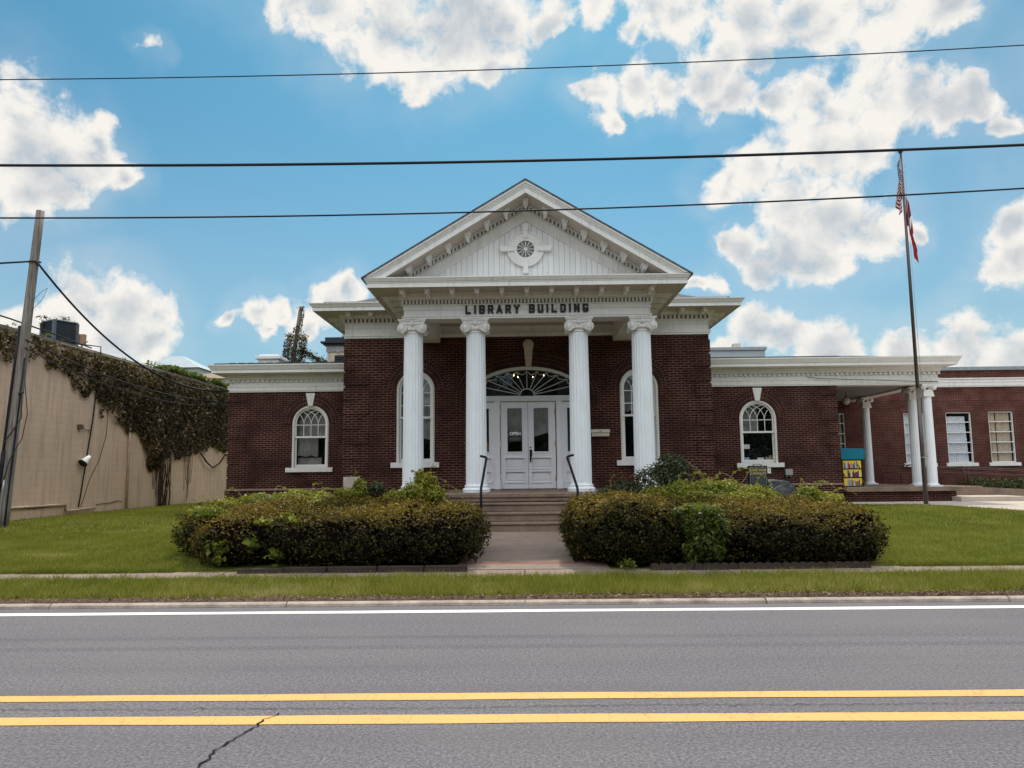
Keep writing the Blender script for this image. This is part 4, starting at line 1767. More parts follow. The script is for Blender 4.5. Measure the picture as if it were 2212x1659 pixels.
for ch in 'LIBRARY BUILDING':
    if ch == ' ':
        x += .145
        continue
    w = LW if ch != 'I' else 2*SW
    for st_ in GL[ch]:
        pts = [Vector((SW+p[0]*(w-2*SW), SW+p[1]*(LH-2*SW))) for p in st_]
        for a, b in zip(pts[:-1], pts[1:]):
            d = (b-a).normalized()
            a2, b2 = a-d*SW*.92, b+d*SW*.92
            nv = Vector((-d.y, d.x))*SW
            mb.prism([(x+q.x, zb+q.y+x*.006) for q in (a2-nv, b2-nv, b2+nv, a2+nv)], 'y', YF-.035-.001*(len(mb.f) % 7), YF-.004)
    x += w+.0705
LB(mb, 'lettering', M['black_letter'], label='black capital letters LIBRARY BUILDING')

# ---- main block entablature, eaves and roof
mpath = [(ML, 30.5), (ML, YM), (MR, YM), (MR, 30.5)]
MZ = 5.39
mb = MB()
mb.sweep(mpath, [(-.03, MZ), (.03, MZ), (.03, MZ+.04), (.055, MZ+.055), (.055, MZ+.115), (.01, MZ+.12), (.01, MZ+.275), (.03, MZ+.28), (.03, MZ+.30), (.018, MZ+.305), (.018, MZ+.385), (.05, MZ+.40), (.05, MZ+.435), (.03, MZ+.44), (.03, MZ+.54), (.12, MZ+.545), (.12, MZ+.58), (.15, MZ+.60), (.15, MZ+.66)])
LB(mb, 'entablature', M['white'])
mb = dentils('d', [((ML, 30), (ML, YM)), ((ML-.03, YM), (MR+.03, YM)), ((MR, YM), (MR, 30))], MZ+.442, MZ+.54, .01, .085, .118, .058)
LB(mb, 'dentil_course', M['white'])
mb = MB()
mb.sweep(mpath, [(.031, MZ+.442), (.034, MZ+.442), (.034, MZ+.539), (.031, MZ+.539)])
LB(mb, 'dentil_band', M['band_brown'])
mb = MB()
ez = 6.045
OM = .80
mb.sweep(mpath, [(.10, ez+.002), (OM-.09, ez+.002), (OM-.09, ez-.012), (OM-.07, ez-.012), (OM-.07, ez+.075), (OM-.055, ez+.08), (OM-.04, ez+.10), (OM-.005, ez+.15), (OM+.02, ez+.172), (OM+.02, ez+.19), (OM-.36, ez+.20), (OM-.36, ez+.30), (0, ez+.31)])
cor2 = LB(mb, 'cornice', M['white'])
mb = MB()
mb.sweep(mpath, [(.12, ez-.002), (OM-.1, ez-.002), (OM-.1, ez+.001), (.12, ez+.001)])
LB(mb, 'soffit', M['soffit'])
sp = []
for q in (4.85, 4.24, 3.63):
    sp += [(XC-q, YM-.13, ez-.003, 0), (XC+q, YM-.13, ez-.003, 0)]
for k in range(14):
    sp += [(ML-.13, YM+.3+k*.61, ez-.003, R(-90)), (MR+.13, YM+.3+k*.61, ez-.003, R(90))]
place_brackets(sp, bracket_mb(.095, .40, .115), cor2)
mb = MB()
rx0, ry0, rz0 = 5.03+.46, YM-.46, ez+.30
rows = []
for ins, dz in ((-.04, -.015), (.7, .16), (1.5, .52), (4.6, 2.2)):
    xa, xb = XC-rx0+ins, XC+rx0-ins
    ya, yb = ry0+ins, 31.3-ins
    rows.append([mb.vert(*q) for q in ((xa, ya, rz0+dz), (xb, ya, rz0+dz), (xb, yb, rz0+dz), (xa, yb, rz0+dz))])
for a in range(len(rows)-1):
    for b in range(4):
        mb.face((rows[a][b], rows[a][(b+1) % 4], rows[a+1][(b+1) % 4], rows[a+1][b]))
mb.face(rows[-1])
LB(mb, 'roof', M['shingle'], label='dark shingled hip roof of the middle block')

# ---- the two wings and the side porch canopy
LX, RX = -9.586, 10.15
CXR = 13.42
def pier(mb, x0, x1):
    k, z = 0, 1.2
    while z < 4.2:
        zt = min(z+.338, 4.33)
        w = .55 if k % 2 else .33
        if x0 < 0:
            mb.box(x0-.022, x0+w, YW-.022, YW+w, z, zt)
        else:
            mb.box(x1-w, x1+.022, YW-.022, YW+w, z, zt)
        z += .406
        k += 1


mb = MB()
mb.panel([(LX, .3), (ML, .3), (ML, 4.40), (LX, 4.40)], [arch_hole(WLX, hw_wing, z0_wing, zs_wing)], YW, .22)
mb.quad((LX, YW, .3), (LX, 31, .3), (LX, 31, 4.4), (LX, YW, 4.4))
mb.quad((LX, 31, .3), (ML, 31, .3), (ML, 31, 4.4), (LX, 31, 4.4))
mb.sweep([(LX, 31), (LX, YW), (ML, YW)], [(0, .3), (.05, .3), (.05, 1.15)])
pier(mb, LX, ML)
LB(mb, 'wall', M['brick'], label='low red brick wall of the left wing')
mb = MB()
mb.panel([(MR, .3), (RX, .3), (RX, 4.40), (MR, 4.40)], [arch_hole(WRX, hw_wing, z0_wing, zs_wing)], YW, .22)
mb.quad((RX, YW, .3), (RX, 31, .3), (RX, 31, 4.4), (RX, YW, 4.4))
mb.sweep([(MR, YW), (RX, YW), (RX, 30.9)], [(0, .3), (.05, .3), (.05, 1.15)])
pier(mb, MR, RX)
LB(mb, 'wall', M['brick'], label='low red brick wall of the right wing')
mb = MB()
mb.sweep([(LX, 31), (LX, YW), (ML-.002, YW)], [(0, 1.15), (.075, 1.15), (.075, 1.175), (0, 1.215)])
LB(mb, 'water_table', plain('stone_ledge', (.22, .14, .11), .9, .2, .2, 9))
mb = MB()
mb.sweep([(MR+.002, YW), (RX, YW), (RX, 30.9)], [(0, 1.15), (.075, 1.15), (.075, 1.175), (0, 1.215)])
LB(mb, 'water_table', plain('stone_ledge', (.22, .14, .11), .9, .2, .2, 9))
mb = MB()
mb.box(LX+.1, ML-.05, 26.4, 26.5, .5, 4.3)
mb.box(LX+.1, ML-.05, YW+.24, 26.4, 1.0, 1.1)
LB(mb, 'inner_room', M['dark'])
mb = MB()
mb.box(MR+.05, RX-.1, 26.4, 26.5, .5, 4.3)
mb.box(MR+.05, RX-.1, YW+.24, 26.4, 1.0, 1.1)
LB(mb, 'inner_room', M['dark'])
WZ = 4.345
wprof = [(-.03, WZ), (.04, WZ), (.04, WZ+.03), (.06, WZ+.04), (.06, WZ+.16), (.075, WZ+.17), (.075, WZ+.20), (.015, WZ+.205), (.015, WZ+.30), (.03, WZ+.31), (.03, WZ+.32), (.01, WZ+.325), (.01, WZ+.405), (.08, WZ+.41), (.08, WZ+.44), (.13, WZ+.56)]
ov = .52
wcor = [(.1, WZ+.56), (ov-.08, WZ+.61), (ov-.08, WZ+.59), (ov-.06, WZ+.59), (ov-.06, WZ+.68), (ov-.045, WZ+.685), (ov-.03, WZ+.71), (ov+.01, WZ+.79), (ov+.03, WZ+.82), (ov+.03, WZ+.855), (0, WZ+.87)]
lp = [(LX, 31), (LX, YW), (ML-.03, YW)]
rp = [(MR+.03, YW), (CXR, YW), (CXR, 30.98)]
mb = MB()
mb.sweep(lp, wprof)
LB(mb, 'wing_entablature', M['white'])
mb = MB()
mb.sweep(rp, wprof)
mb.box(RX+.03, CXR-.028, YW+.031, YW+.42, WZ+.001, WZ+.04)
mb.box(CXR-.43, CXR-.03, YW+.421, 30.95, WZ+.002, WZ+.04)
LB(mb, 'wing_entablature', M['white'])
mb = MB()
mb.sweep(lp, wcor)
LB(mb, 'wing_cornice', M['white'])
mb = MB()
mb.sweep(rp, wcor)
LB(mb, 'wing_cornice', M['white'])
mb = dentils('d', [((MR+.06, YW), (CXR+.03, YW)), ((CXR, YW), (CXR, 30.8))], WZ+.327, WZ+.40, .0, .075, .155, .085)
LB(mb, 'dentil_course', M['white'])
mb = dentils('d', [((LX, 31), (LX, YW)), ((LX-.03, YW), (ML-.06, YW))], WZ+.327, WZ+.40, .0, .075, .155, .085)
LB(mb, 'dentil_course', M['white'])
mb = MB()
mb.box(LX-.4, ML-.03, YW-.38, 31.4, WZ+.875, WZ+.915)
for s in range(16):
    x = LX+.1+s*.3
    mb.box(x, x+.2, YW-.40, YW-.384, WZ+.88, WZ+.925)
LB(mb, 'flat_roof', M['tar'])
mb = MB()
mb.box(MR+.03, RX+.0, YW-.38, 31.0, WZ+.875, WZ+.915)
mb.prism([(RX+.001, WZ+.872), (CXR-1.2, WZ+.872), (CXR-2.6, WZ+.915), (RX+.001, WZ+.915)], 'y', YW-.30, 30.9)
LB(mb, 'flat_roof', M['tar'])
mb = MB()
mb.quad((RX, YW+.3, WZ+.045), (CXR-.3, YW+.3, WZ+.045), (CXR-.3, 31, WZ+.045), (RX, 31, WZ+.045))
LB(mb, 'canopy_ceiling', plain('grey_ceiling_paint', (.27, .265, .26), .7, .2, .1, 3))
# porch deck, brick base, side steps
DZ = 1.07
mb = MB()
mb.box(RX+.03, 13.78, 24.28, 30.97, DZ-.14, DZ)
LB(mb, 'porch_deck', M['step'], bevel=.015)
mb = MB()
mb.box(RX+.05, 13.66, 24.42, 30.95, .3, DZ-.14)
LB(mb, 'deck_base', M['brick'])
mb = MB()
mb.box(13.79, 15.2, 25.6, 28.0, .4, 1.04)
LB(mb, 'side_landing', M['step'], bevel=.015, label='dark end of the ramp landing')
mb = MB()
mb.box(13.5, 15.5, 23.9, 25.2, .45, .76)
LB(mb, 'low_step', M['concrete_pale'], bevel=.015)
pc = ionic('porch_column', 13.1, 24.72, DZ, 4.345, .152, .135, .40, .44, True, flutes=16)
pl = Vector(pc.location)
for dy in (1.0, 4.33):
    part_copy(pc, pl+Vector((0.03 if dy < 2 else -.05, dy, 0)))
# cornerstone
mb = MB()
mb.box(-4.89, -4.45, YM-.075, YM+.01, 1.215, 1.58)
cs = LB(mb, 'cornerstone', plain('pale_stone', (.52, .44, .39), .8, .2, .12, 8), bevel=.008)
mb = MB()
for zz in (1.50, 1.44, 1.38, 1.32):
    x = -4.80
    while x < -4.56:
        w = random.uniform(.02, .06)
        mb.box(x, x+w, YM-.0765, YM-.0745, zz-.010, zz+.010)
        x += w+.014
LB(mb, 'inscription', plain('cut_letters', (.40, .335, .30), .9, .1, .1, 8), cs)

# ------------------------------------------------------------------ things on and by the library
for lab, xs_, sg in (('black pipe handrail on the left side of the entrance steps', -.885, -1), ('black pipe handrail on the right side of the entrance steps', 1.11, 1)):
    t = thing('handrail', lab, 'handrail', (xs_, 15.8, .43), 'black handrails of the entrance steps')
    mb = MB()
    xe = xs_ + (.05 if sg < 0 else -.12)
    mb.tube([(xs_, 15.8, .43), (xs_, 15.8, 1.25), (xs_+(xe-xs_)*.06, 15.86, 1.34), (xe, 17.05, 1.94), (xe-.01*sg*0, 17.15, 1.985), (xe+sg*.02, 17.2, 2.0), (xe+sg*.14, 17.25, 2.03)], .028, 8)
    mb.build('rail', M['black'], t)
    mb = MB()
    mb.lathe([(.06, .431), (.06, .445), (.03, .45)], xs_, 15.8, 12)
    mb.build('foot_plate', M['black'], t)

t = thing('letter_box', 'cream metal letter box on the brick wall right of the entrance', 'letter box', (2.09, YM-.1, 2.6))
mb = MB()
mb.prism([(YM-.001, 2.60), (YM-.12, 2.60), (YM-.12, 2.70), (YM-.001, 2.70)], 'x', 1.86, 2.34)
mb.build('box', M['cream'], t, bevel=.008)
mb = MB()
mb.prism([(YM-.001, 2.70), (YM-.15, 2.70), (YM-.14, 2.74), (YM-.09, 2.785), (YM-.001, 2.80)], 'x', 1.845, 2.355)
mb.build('lid', M['cream'], t, bevel=.006)
mb = MB()
mb.prism([(2.06, 2.745), (2.14, 2.745), (2.10, 2.715)], 'y', YM-.153, YM-.149)
mb.build('emblem', M['grey_box'], t)

# pendant lamp, book cabinet
t = thing('pendant_lamp', 'white globe lamp hanging under the side porch canopy', 'lamp', (11.47, 27, 4.39))
mb = MB()
mb.tube([(11.47, 27, 4.388), (11.47, 27, 4.17)], .012, 6)
mb.lathe([(.05, 4.17), (.06, 4.18), (.045, 4.2)], 11.47, 27, 12)
mb.build('stem', M['black'], t)
mb = MB()
mb.lathe([(.135*math.sin(R(a)), 4.05-.135*math.cos(R(a))) for a in range(4, 172, 12)], 11.47, 27, 24)
mb.build('globe', M['globe'], t)

t = thing('book_cabinet', 'black book return cabinet with teal top and painted yellow bookshelves on the side porch', 'book cabinet', (10.78, 25.5, DZ))
cy0 = 25.2
mb = MB()
mb.box(10.40, 11.13, cy0, cy0+.55, DZ, 1.955)
mb.box(10.36, 10.405, cy0+.01, cy0+.6, DZ, 2.30)
mb.build('body', M['black'], t, bevel=.01)
mb = MB()
mb.prism([(10.41, 1.955), (11.12, 1.955), (11.19, 2.0), (11.20, 2.25), (11.15, 2.31), (10.41, 2.325)], 'y', cy0-.05, cy0+.5)
mb.build('hood', M['teal'], t, bevel=.012)
cols = ['red', 'blue', 'tan', 'navy', 'grey', 'white', 'brown', 'sky', 'red', 'navy', 'brown', 'tan']
for k, (za, zb) in enumerate(((1.66, 1.92), (1.38, 1.63), (1.09, 1.35))):
    mb = MB()
    mb.box(10.475, 11.06, cy0-.006, cy0-.001, za, zb)
    sh = mb.build('shelf_panel', M['yellow'], t)
    mb = MB()
    ms = [M['book_'+c] for c in sorted(set(cols))]
    nm = sorted(set(cols))
    x = 10.50+(.09 if k else 0)
    while x < 11.0-(.08 if k == 0 else .02):
        w = random.uniform(.022, .04)
        h = (zb-za)*random.uniform(.5, .9)
        mb.box(x, x+w-.003, cy0-.012, cy0-.0065, za+.012, za+.012+h, m=nm.index(random.choice(cols)))
        x += w
    tilt = Matrix.Translation((11.02 if k == 0 else (10.53 if k == 1 else 11.03), 0, za+.015)) @ Matrix.Rotation(R(-32 if k == 0 else (-28 if k == 1 else 25)), 4, 'Y')
    mb.box(-.02, .015, cy0-.013, cy0-.0068, 0, .19, m=nm.index('brown'), M4=tilt)
    mb.build('books', ms, sh)
    mb = MB()
    mb.box(10.475, 11.06, cy0-.016, cy0-.0062, za-.02, za+.011)
    mb.build('shelf_board', M['black'], sh)

# wall boxes by the right wing window
t = thing('junction_box', 'small white electrical box below the right wing window sill', 'electrical box', (7.85, YW-.06, 1.53))
mb = MB()
mb.box(7.79, 7.91, YW-.05, YW-.001, 1.53, 1.725)
mb.build('box', M['white'], t, bevel=.01)
mb = MB()
mb.tube([(7.87, YW-.06, 1.625), (7.87, YW-.05, 1.625)], .016, 10)
mb.build('button', M['grey_box'], t)
t = thing('meter_box', 'grey electrical box with hanging cable on the right wing wall', 'electrical box', (8.46, YW-.1, 1.44))
mb = MB()
mb.box(8.35, 8.58, YW-.12, YW-.001, 1.47, 1.67)
mb.build('box', M['grey_box'], t, bevel=.015)
mb = MB()
mb.tube([(8.40, YW-.06, 1.47), (8.40, YW-.06, 1.42)], .028, 8)
mb.tube([(8.52, YW-.06, 1.47), (8.52, YW-.06, 1.42)], .028, 8)
mb.build('conduit', M['steel'], t)
mb = MB()
mb.tube([(8.40, YW-.06, 1.42), (8.41, YW-.06, 1.3), (8.46, YW-.08, 1.2), (8.51, YW-.07, 1.25), (8.52, YW-.06, 1.42)], .012, 6)
mb.tube([(8.46, YW-.04, 1.66), (8.43, YW-.03, 1.70), (8.2, YW-.02, 1.71), (7.91, YW-.02, 1.70)], .007, 5)
mb.build('cable', M['cable_grey'], t)

# the marker and the rock
t = thing('historical_marker', 'dark slate blue marker sign reading CIVIL WAR CANNON in gold letters behind the hedge', 'sign', (5.33, 17.5, .5))
mb = MB()
mb.box(5.115, 5.545, 17.47, 17.53, 1.27, 1.745)
mb.build('panel', M['black'], t, bevel=.006)
mb = MB()
mb.box(5.145, 5.515, 17.464, 17.4695, 1.30, 1.715, m=0)
mb.box(5.152, 5.508, 17.461, 17.4635, 1.307, 1.708, m=1)
pn = mb.build('face', [M['grey_box'], M['sign_blue']], t)
text_part('lettering', 'CIVIL WAR', 5.33, 17.458, 1.618, .078, M['gold'], t, .002, .0015)
text_part('lettering', 'CANNON', 5.33, 17.458, 1.547, .078, M['gold'], t, .002, .0015)
mb = MB()
for r in range(8):
    zz = 1.515-.024*r-(.012 if r > 5 else 0)
    x = 5.19+(0.05 if r == 7 else 0)
    while x < 5.465-(.05 if r == 7 else 0):
        w = random.uniform(.012, .035)
        mb.box(x, min(x+w, 5.475), 17.459, 17.4605, zz-.003, zz+.003)
        x += w+.018
mb.build('small_print', plain('dull_gold', (.24, .17, .08), .6, .3, .1, 9), t)
mb = MB()
for s in (-1, 1):
    pts = []
    for k in range(15):
        a = k*.36
        pts.append((5.33+s*(.005+.10*k/14), 17.5, 1.752+.028*math.sin(a*.9)+.004))
    mb.tube(pts, .006, 5)
    mb.tube([(5.33+s*(.095+.016*math.cos(a)), 17.5, 1.762+.013*math.sin(a)) for a in np.arange(0, 5.5, .5)], .005, 5)
mb.build('scroll', M['black'], t)
mb = MB()
mb.tube([(5.33, 17.5, .4), (5.33, 17.5, 1.27)], .03, 8)
mb.build('post', M['black'], t)


def rock(name, label, c, r, seed):
    bm = bmesh.new()
    bmesh.ops.create_icosphere(bm, subdivisions=5, radius=1)
    for v in bm.verts:
        p = np.array(v.co)
        d = 1+.12*float(vnoise(p, 2.2, seed))+.07*float(vnoise(p, 5., seed+2))+.035*float(vnoise(p, 11., seed+4))
        q = np.sign(p)*np.abs(p)**.8*d
        v.co = (q[0]*r[0], q[1]*r[1], q[2]*r[2])
    me = bpy.data.meshes.new(name)
    bm.to_mesh(me)
    bm.free()
    for p in me.polygons:
        p.use_smooth = False
    me.materials.append(M['rock'])
    o = bpy.data.objects.new(name, me)
    C.objects.link(o)
    o.location = c
    return tag(o, label, 'rock')


rock('boulder', 'dark grey rough boulder behind the hedge, right of the marker sign', (6.02, 18.4, .93), (.50, .36, .50), 3)

# flagpole and its two limp flags
FPX, FPY = 11.66, 22.45
t = thing('flagpole', 'tall bronze flagpole with a ball top on the lawn by the side porch', 'flagpole', (FPX, FPY, .58))
mb = MB()
mb.tube([(FPX, FPY, .5), (FPX, FPY, 2.2), (FPX, FPY, 4.0)], [.062, .060, .055], 14)
mb.tube([(FPX, FPY, 4.0), (FPX, FPY, 7.5), (FPX, FPY, 11.22)], [.052, .045, .030], 14)
mb.build('pole', M['pole_metal'], t)
mb = MB()
mb.lathe([(.075*math.sin(R(a)), 11.30-.075*math.cos(R(a))) for a in range(5, 176, 17)], FPX, FPY, 16)
mb.build('finial', M['pole_metal'], t)
mb = MB()
mb.tube([(FPX+.06, FPY-.05, 11.1), (FPX+.075, FPY-.06, 6), (FPX+.10, FPY-.07, 2.0)], .006, 5)
mb.tube([(FPX-.10, FPY-.06, 1.98), (FPX-.02, FPY-.075, 1.95), (FPX+.06, FPY-.07, 2.02), (FPX+.12, FPY-.05, 1.98)], .013, 6)
mb.build('halyard', M['steel'], t)


def limp_flag(name, label, m, z0, side, hoist, drop, w):
    mb = MB()
    ns, nt = 16, 40
    idx = []
    for a in range(ns+1):
        s = a/ns
        row = []
        for b in range(nt+1):
            q = b/nt
            fold = abs(((q*2.2+.15*s) % 1)*2-1)
            x = FPX+side*(.045+w*(.25+.75*q**.5)*(1-fold*.75)*min(1, q*4)*(.45+.55*s)+.02*math.sin(7*q+3*s))
            y = FPY-.03+.07*math.sin(q*10+s*2)
            z = z0-hoist*s*(1-.3*q)-drop*q*(.85+.15*s)+.03*math.sin(q*8)
            row.append(mb.vert(x, y, z))
        idx.append(row)
    for a in range(ns):
        for b in range(nt):
            mb.face((idx[a][b], idx[a+1][b], idx[a+1][b+1], idx[a][b+1]),
                    [(b/nt, a/ns), (b/nt, (a+1)/ns), ((b+1)/nt, (a+1)/ns), ((b+1)/nt, a/ns)], smooth=True)
    o = mb.build(name, m, None, at=(FPX, FPY, z0))
    return tag(o, label, 'flag')


limp_flag('national_flag', 'stars and stripes flag hanging limp from the top of the flagpole', M['us_flag'], 11.08, -1, .95, 1.2, .24)
limp_flag('state_flag', 'red flag hanging limp from the flagpole, below the striped flag', M['red_flag'], 10.0, 1, 1.0, 1.6, .31)

# ------------------------------------------------------------------ brick annex with steel windows
YA = 31
an = thing('brick_annex', 'red brick annex with white band and steel windows behind the side porch', 'building', (18, YA, .5))
W4 = [(12.0, 13.08, 1.85, 3.90), (15.44, 16.53, 1.85, 3.89), (17.14, 18.17, 1.85, 3.90), (18.85, 19.86, 1.85, 3.91), (20.6, 21.6, 1.85, 3.91), (24, 25, 1.85, 3.91)]
mb = MB()
mb.panel([(8., .3), (34, .3), (34, 5.63), (8., 5.63)], [[(a, c), (b, c), (b, d), (a, d)] for a, b, c, d in W4], YA, .2)
mb.quad((34, YA, .3), (34, 45, .3), (34, 45, 5.63), (34, YA, 5.63))
mb.quad((8, YA, .3), (8, 45, .3), (8, 45, 5.63), (8, YA, 5.63))
mb.quad((8, 45, .3), (34, 45, .3), (34, 45, 5.63), (8, 45, 5.63))
mb.quad((8, YA, 5.3), (34, YA, 5.3), (34, 45, 5.3), (8, 45, 5.3))
mb.build('wall', M['brick_annex'], an)
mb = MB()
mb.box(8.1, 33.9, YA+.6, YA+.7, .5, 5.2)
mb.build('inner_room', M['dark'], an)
mb = MB()
mb.box(13.5, 34, YA-.012, YA+.01, 4.40, 4.605)
for a, b, c, d in W4:
    mb.box(a-.1, b+.1, YA-.010, YA+.01, d+.003, d+.208)
mb.build('soldier_course', M['brick_soldier'], an)
mb = MB()
mb.sweep([(13.95, YA), (34, YA)], [(0, 4.92), (.03, 4.92), (.03, 4.96), (.05, 4.97), (.05, 5.10), (.07, 5.11), (.07, 5.13), (.05, 5.14), (.05, 5.22), (.10, 5.24), (.10, 5.28), (0, 5.29)])
mb.build('cornice', M['white'], an)
mb = MB()
mb.sweep([(8, YA), (34, YA)], [(0, 5.60), (.05, 5.60), (.05, 5.74), (-.3, 5.76)])
mb.build('coping', M['steel'], an)
for k, (a, b, c, d) in enumerate(W4):
    mb = MB()
    ins = lambda e: [(a+e, c+e), (b-e, c+e), (b-e, d-e), (a+e, d-e)]
    mb.ring(ins(.002), ins(.045), YA+.05, YA+.14, closed=True)
    for q in range(1, 5):
        z = c+(d-c)*q/5
        mb.box(a+.045, b-.045, YA+.055, YA+.11, z-.016, z+.016)
    w = mb.build('window', M['white'], an, at=((a+b)/2, YA, c))
    mb = MB()
    mb.quad((a+.03, YA+.095, c+.03), (b-.03, YA+.095, c+.03), (b-.03, YA+.095, d-.03), (a+.03, YA+.095, d-.03))
    mb.build('pane', M['glass'], w)
    mb = MB()
    mb.box(a-.12, b+.12, YA-.07, YA+.03, c-.14, c-.002)
    mb.build('sill', M['white'], w, bevel=.008)
    mb = MB()
    n = 60
    x0, x1 = (a+.03, b-.2) if k == 2 else (a+.05, b-.1)
    zt = d-.17 if k == 2 else d-.05
    lo, hi = [], []
    for j in range(n+1):
        f = j/n
        gap = .03 if (k == 3 and .33 < f < .37) else 0
        x = x0+(x1-x0)*f
        y = YA+.155+.018*math.sin(j*1.1)+.01*math.sin(j*.37)
        lo.append(mb.vert(x+(.06*f if k == 2 else 0), y, c+.02))
        hi.append(mb.vert(x, y, zt))
    for j in range(n):
        if k == 3 and j in (20, 21):
            continue
        mb.face((lo[j], lo[j+1], hi[j+1], hi[j]), smooth=True)
    mb.build('curtain', M['curtain_white'] if k in (1, 2) else M['curtain_tan'], w)

# ramp with its brown railings
t = thing('access_ramp', 'grey concrete access ramp with brown metal railings before the annex', 'ramp', (17.5, 28, .6))
mb = MB()
mb.prism([(15.21, .4), (22.0, .4), (22.0, .62), (15.21, 1.02)], 'y', 26.6, 28.6)
mb.build('slab', M['step'], t)
for y, px in ((26.7, (15.25, 15.38+.0, 16.35, 17.4, 18.5)), (28.5, (15.2, 16.4, 17.45, 18.6, 19.6))):
    mb = MB()
    px = [x for x in px]
    for x in px:
        z0 = 1.02-(x-15.21)*.059
        mb.tube([(x, y, z0), (x, y, z0+.66)], .022, 8)
    mb.tube([(px[0], y, 1.68)]+[(x, y, 1.68-(x-15.2)*.059) for x in px[1:]]+[(px[-1]+.5, y, 1.45), (px[-1]+.62, y, 1.38), (px[-1]+.6, y, 1.22), (px[-1]+.42, y, 1.17)], .024, 8)
    mb.tube([(px[0], y, 1.50)]+[(x, y, 1.50-(x-15.2)*.059) for x in px[1:]], .018, 8)
    mb.build('railing', M['rust_metal'], t)
mb = MB()
for x in (14.2, 14.95, 15.7):
    mb.tube([(x, 30.5, 1.0), (x, 30.5, 1.78)], .022, 8)
mb.tube([(14.2, 30.5, 1.78), (15.7, 30.5, 1.78)], .022, 8)
mb.tube([(14.2, 30.5, 1.5), (15.7, 30.5, 1.46)], .018, 8)
mb.tube([(15.3, 30.5, 1.78), (15.15, 30.5, 1.72), (15.1, 30.5, 1.6), (15.15, 30.5, 1.48), (15.3, 30.5, 1.44)], .018, 8)
mb.build('railing', M['rust_metal'], t)

# ------------------------------------------------------------------ beige block building at the left
BX, BZ = -13.9, 5.62
bb = thing('beige_block_building', 'beige painted block building with flat roof at the left edge', 'building', (BX-5, 20, .4))
mb = MB()
mb.box(-34, BX, 13.2, 39, .2, BZ-.02)
mb.build('wall', M['block'], bb)
mb = MB()
mb.sweep([(-34, 13.2), (BX, 13.2), (BX, 39)], [(-.3, BZ-.021), (.05, BZ-.021), (.06, BZ+.03), (.03, BZ+.05), (.03, BZ+.10), (-.3, BZ+.12)])
mb.build('coping', plain('weathered_coping', (.24, .19, .155), .9, .2, .35, 3), bb)
mb = MB()
mb.quad((-34, 13.4, BZ+.02), (BX-.2, 13.4, BZ+.02), (BX-.2, 39, BZ+.02), (-34, 39, BZ+.02))
mb.build('roof', M['tar'], bb)
mb = MB()
mb.tube([(BX+.05, 26.55, .44), (BX+.05, 26.55, 4.4)], .045, 8)
mb.build('downpipe', M['beige_pipe'], bb)
mb = MB()
mb.tube([(BX+.05, 31.0, 2.4), (BX+.05, 31.0, 5.1)], .05, 8)
mb.build('downpipe', M['beige_pipe'], bb)
mb = MB()
mb.tube([(BX+.05, 19.6, .84), (BX+.05, 23.0, .835), (BX+.05, 23.02, .62)], .035, 8)
mb.tube([(BX+.06, 23.05, .64), (BX+.06, 23.7, .64)], .03, 8)
mb.tube([(BX+.06, 23.72, .66), (BX+.06, 24.6, .66)], .025, 8)
mb.tube([(BX+.04, 19.3, .84), (BX+.04, 20.3, .82)], .02, 6)
mb.build('conduit', M['beige_pipe'], bb)
mb = MB()
mb.tube([(BX+.02, 24.7, .75), (BX+.03, 25.1, .78), (BX+.02, 25.5, .77), (BX+.03, 26.0, .84), (BX+.02, 26.3, .8)], .010, 5)
mb.tube([(BX+.03, 23.0, .825), (BX+.04, 21.6, .78), (BX+.03, 20.5, .81)], .012, 5)
mb.build('loose_wire', M['bark'], bb)
t = thing('floodlight', 'small white cone floodlight on the beige block wall', 'floodlight', (BX, 23.9, 2.25))
mb = MB()
mb.tube([(BX+.01, 23.95, 2.25), (BX+.12, 23.9, 2.28), (BX+.2, 23.88, 2.30)], .03, 8)
mb.build('bracket', M['grey_box'], t)
mb = MB()
mb.tube([(BX+.20, 23.88, 2.30), (BX+.17, 23.79, 2.22), (BX+.13, 23.68, 2.10), (BX+.125, 23.665, 2.085)], [.045, .085, .14, .142], 18)
mb.build('shade', M['white'], t)
mb = MB()
mb.tube([(BX+.1255, 23.667, 2.086), (BX+.118, 23.645, 2.062)], [.144, .144], 18)
mb.build('lens_rim', M['black'], t)
mb = MB()
mb.box(BX, BX+.11, 23.45, 23.62, 3.14, 3.28)
mb.tube([(BX+.05, 23.62, 3.2), (BX+.05, 23.95, 3.12), (BX+.05, 24.15, 3.14)], .014, 6)
tag(mb.build('junction_box', plain('rusty_box', (.13, .09, .07), .8, .2, .3, 20), None, at=(BX, 23.5, 3.14)), 'small rusty electrical box high on the beige block wall', 'electrical box')
mb = MB()
mb.tube([(BX-.8, 23.4, 5.98), (BX-.3, 24.3, 5.93), (BX+.05, 24.45, 5.9), (BX+.06, 24.45, 5.5), (BX+.03, 24.25, 3.5), (BX+.03, 23.95, 1.9), (BX+.03, 23.72, .72)], .020, 6)
tag(mb.build('wall_cable', M['cable'], None, at=(BX, 23.7, .7)), 'black cable running down the beige block wall from the roof', 'cable')
mb = MB()
mb.tube([(BX+.03, 24.9, 4.4), (BX+.05, 25.1, 3.6), (BX+.05, 25.05, 3.0), (BX+.05, 24.7, 2.2), (BX+.05, 24.2, 1.55), (BX+.05, 23.95, 1.0), (BX+.05, 23.8, .72)], .009, 5)
tag(mb.build('loose_cable', M['bark'], None, at=(BX, 24.5, 2)), 'thin brown cable hanging in a bow on the beige block wall', 'cable')

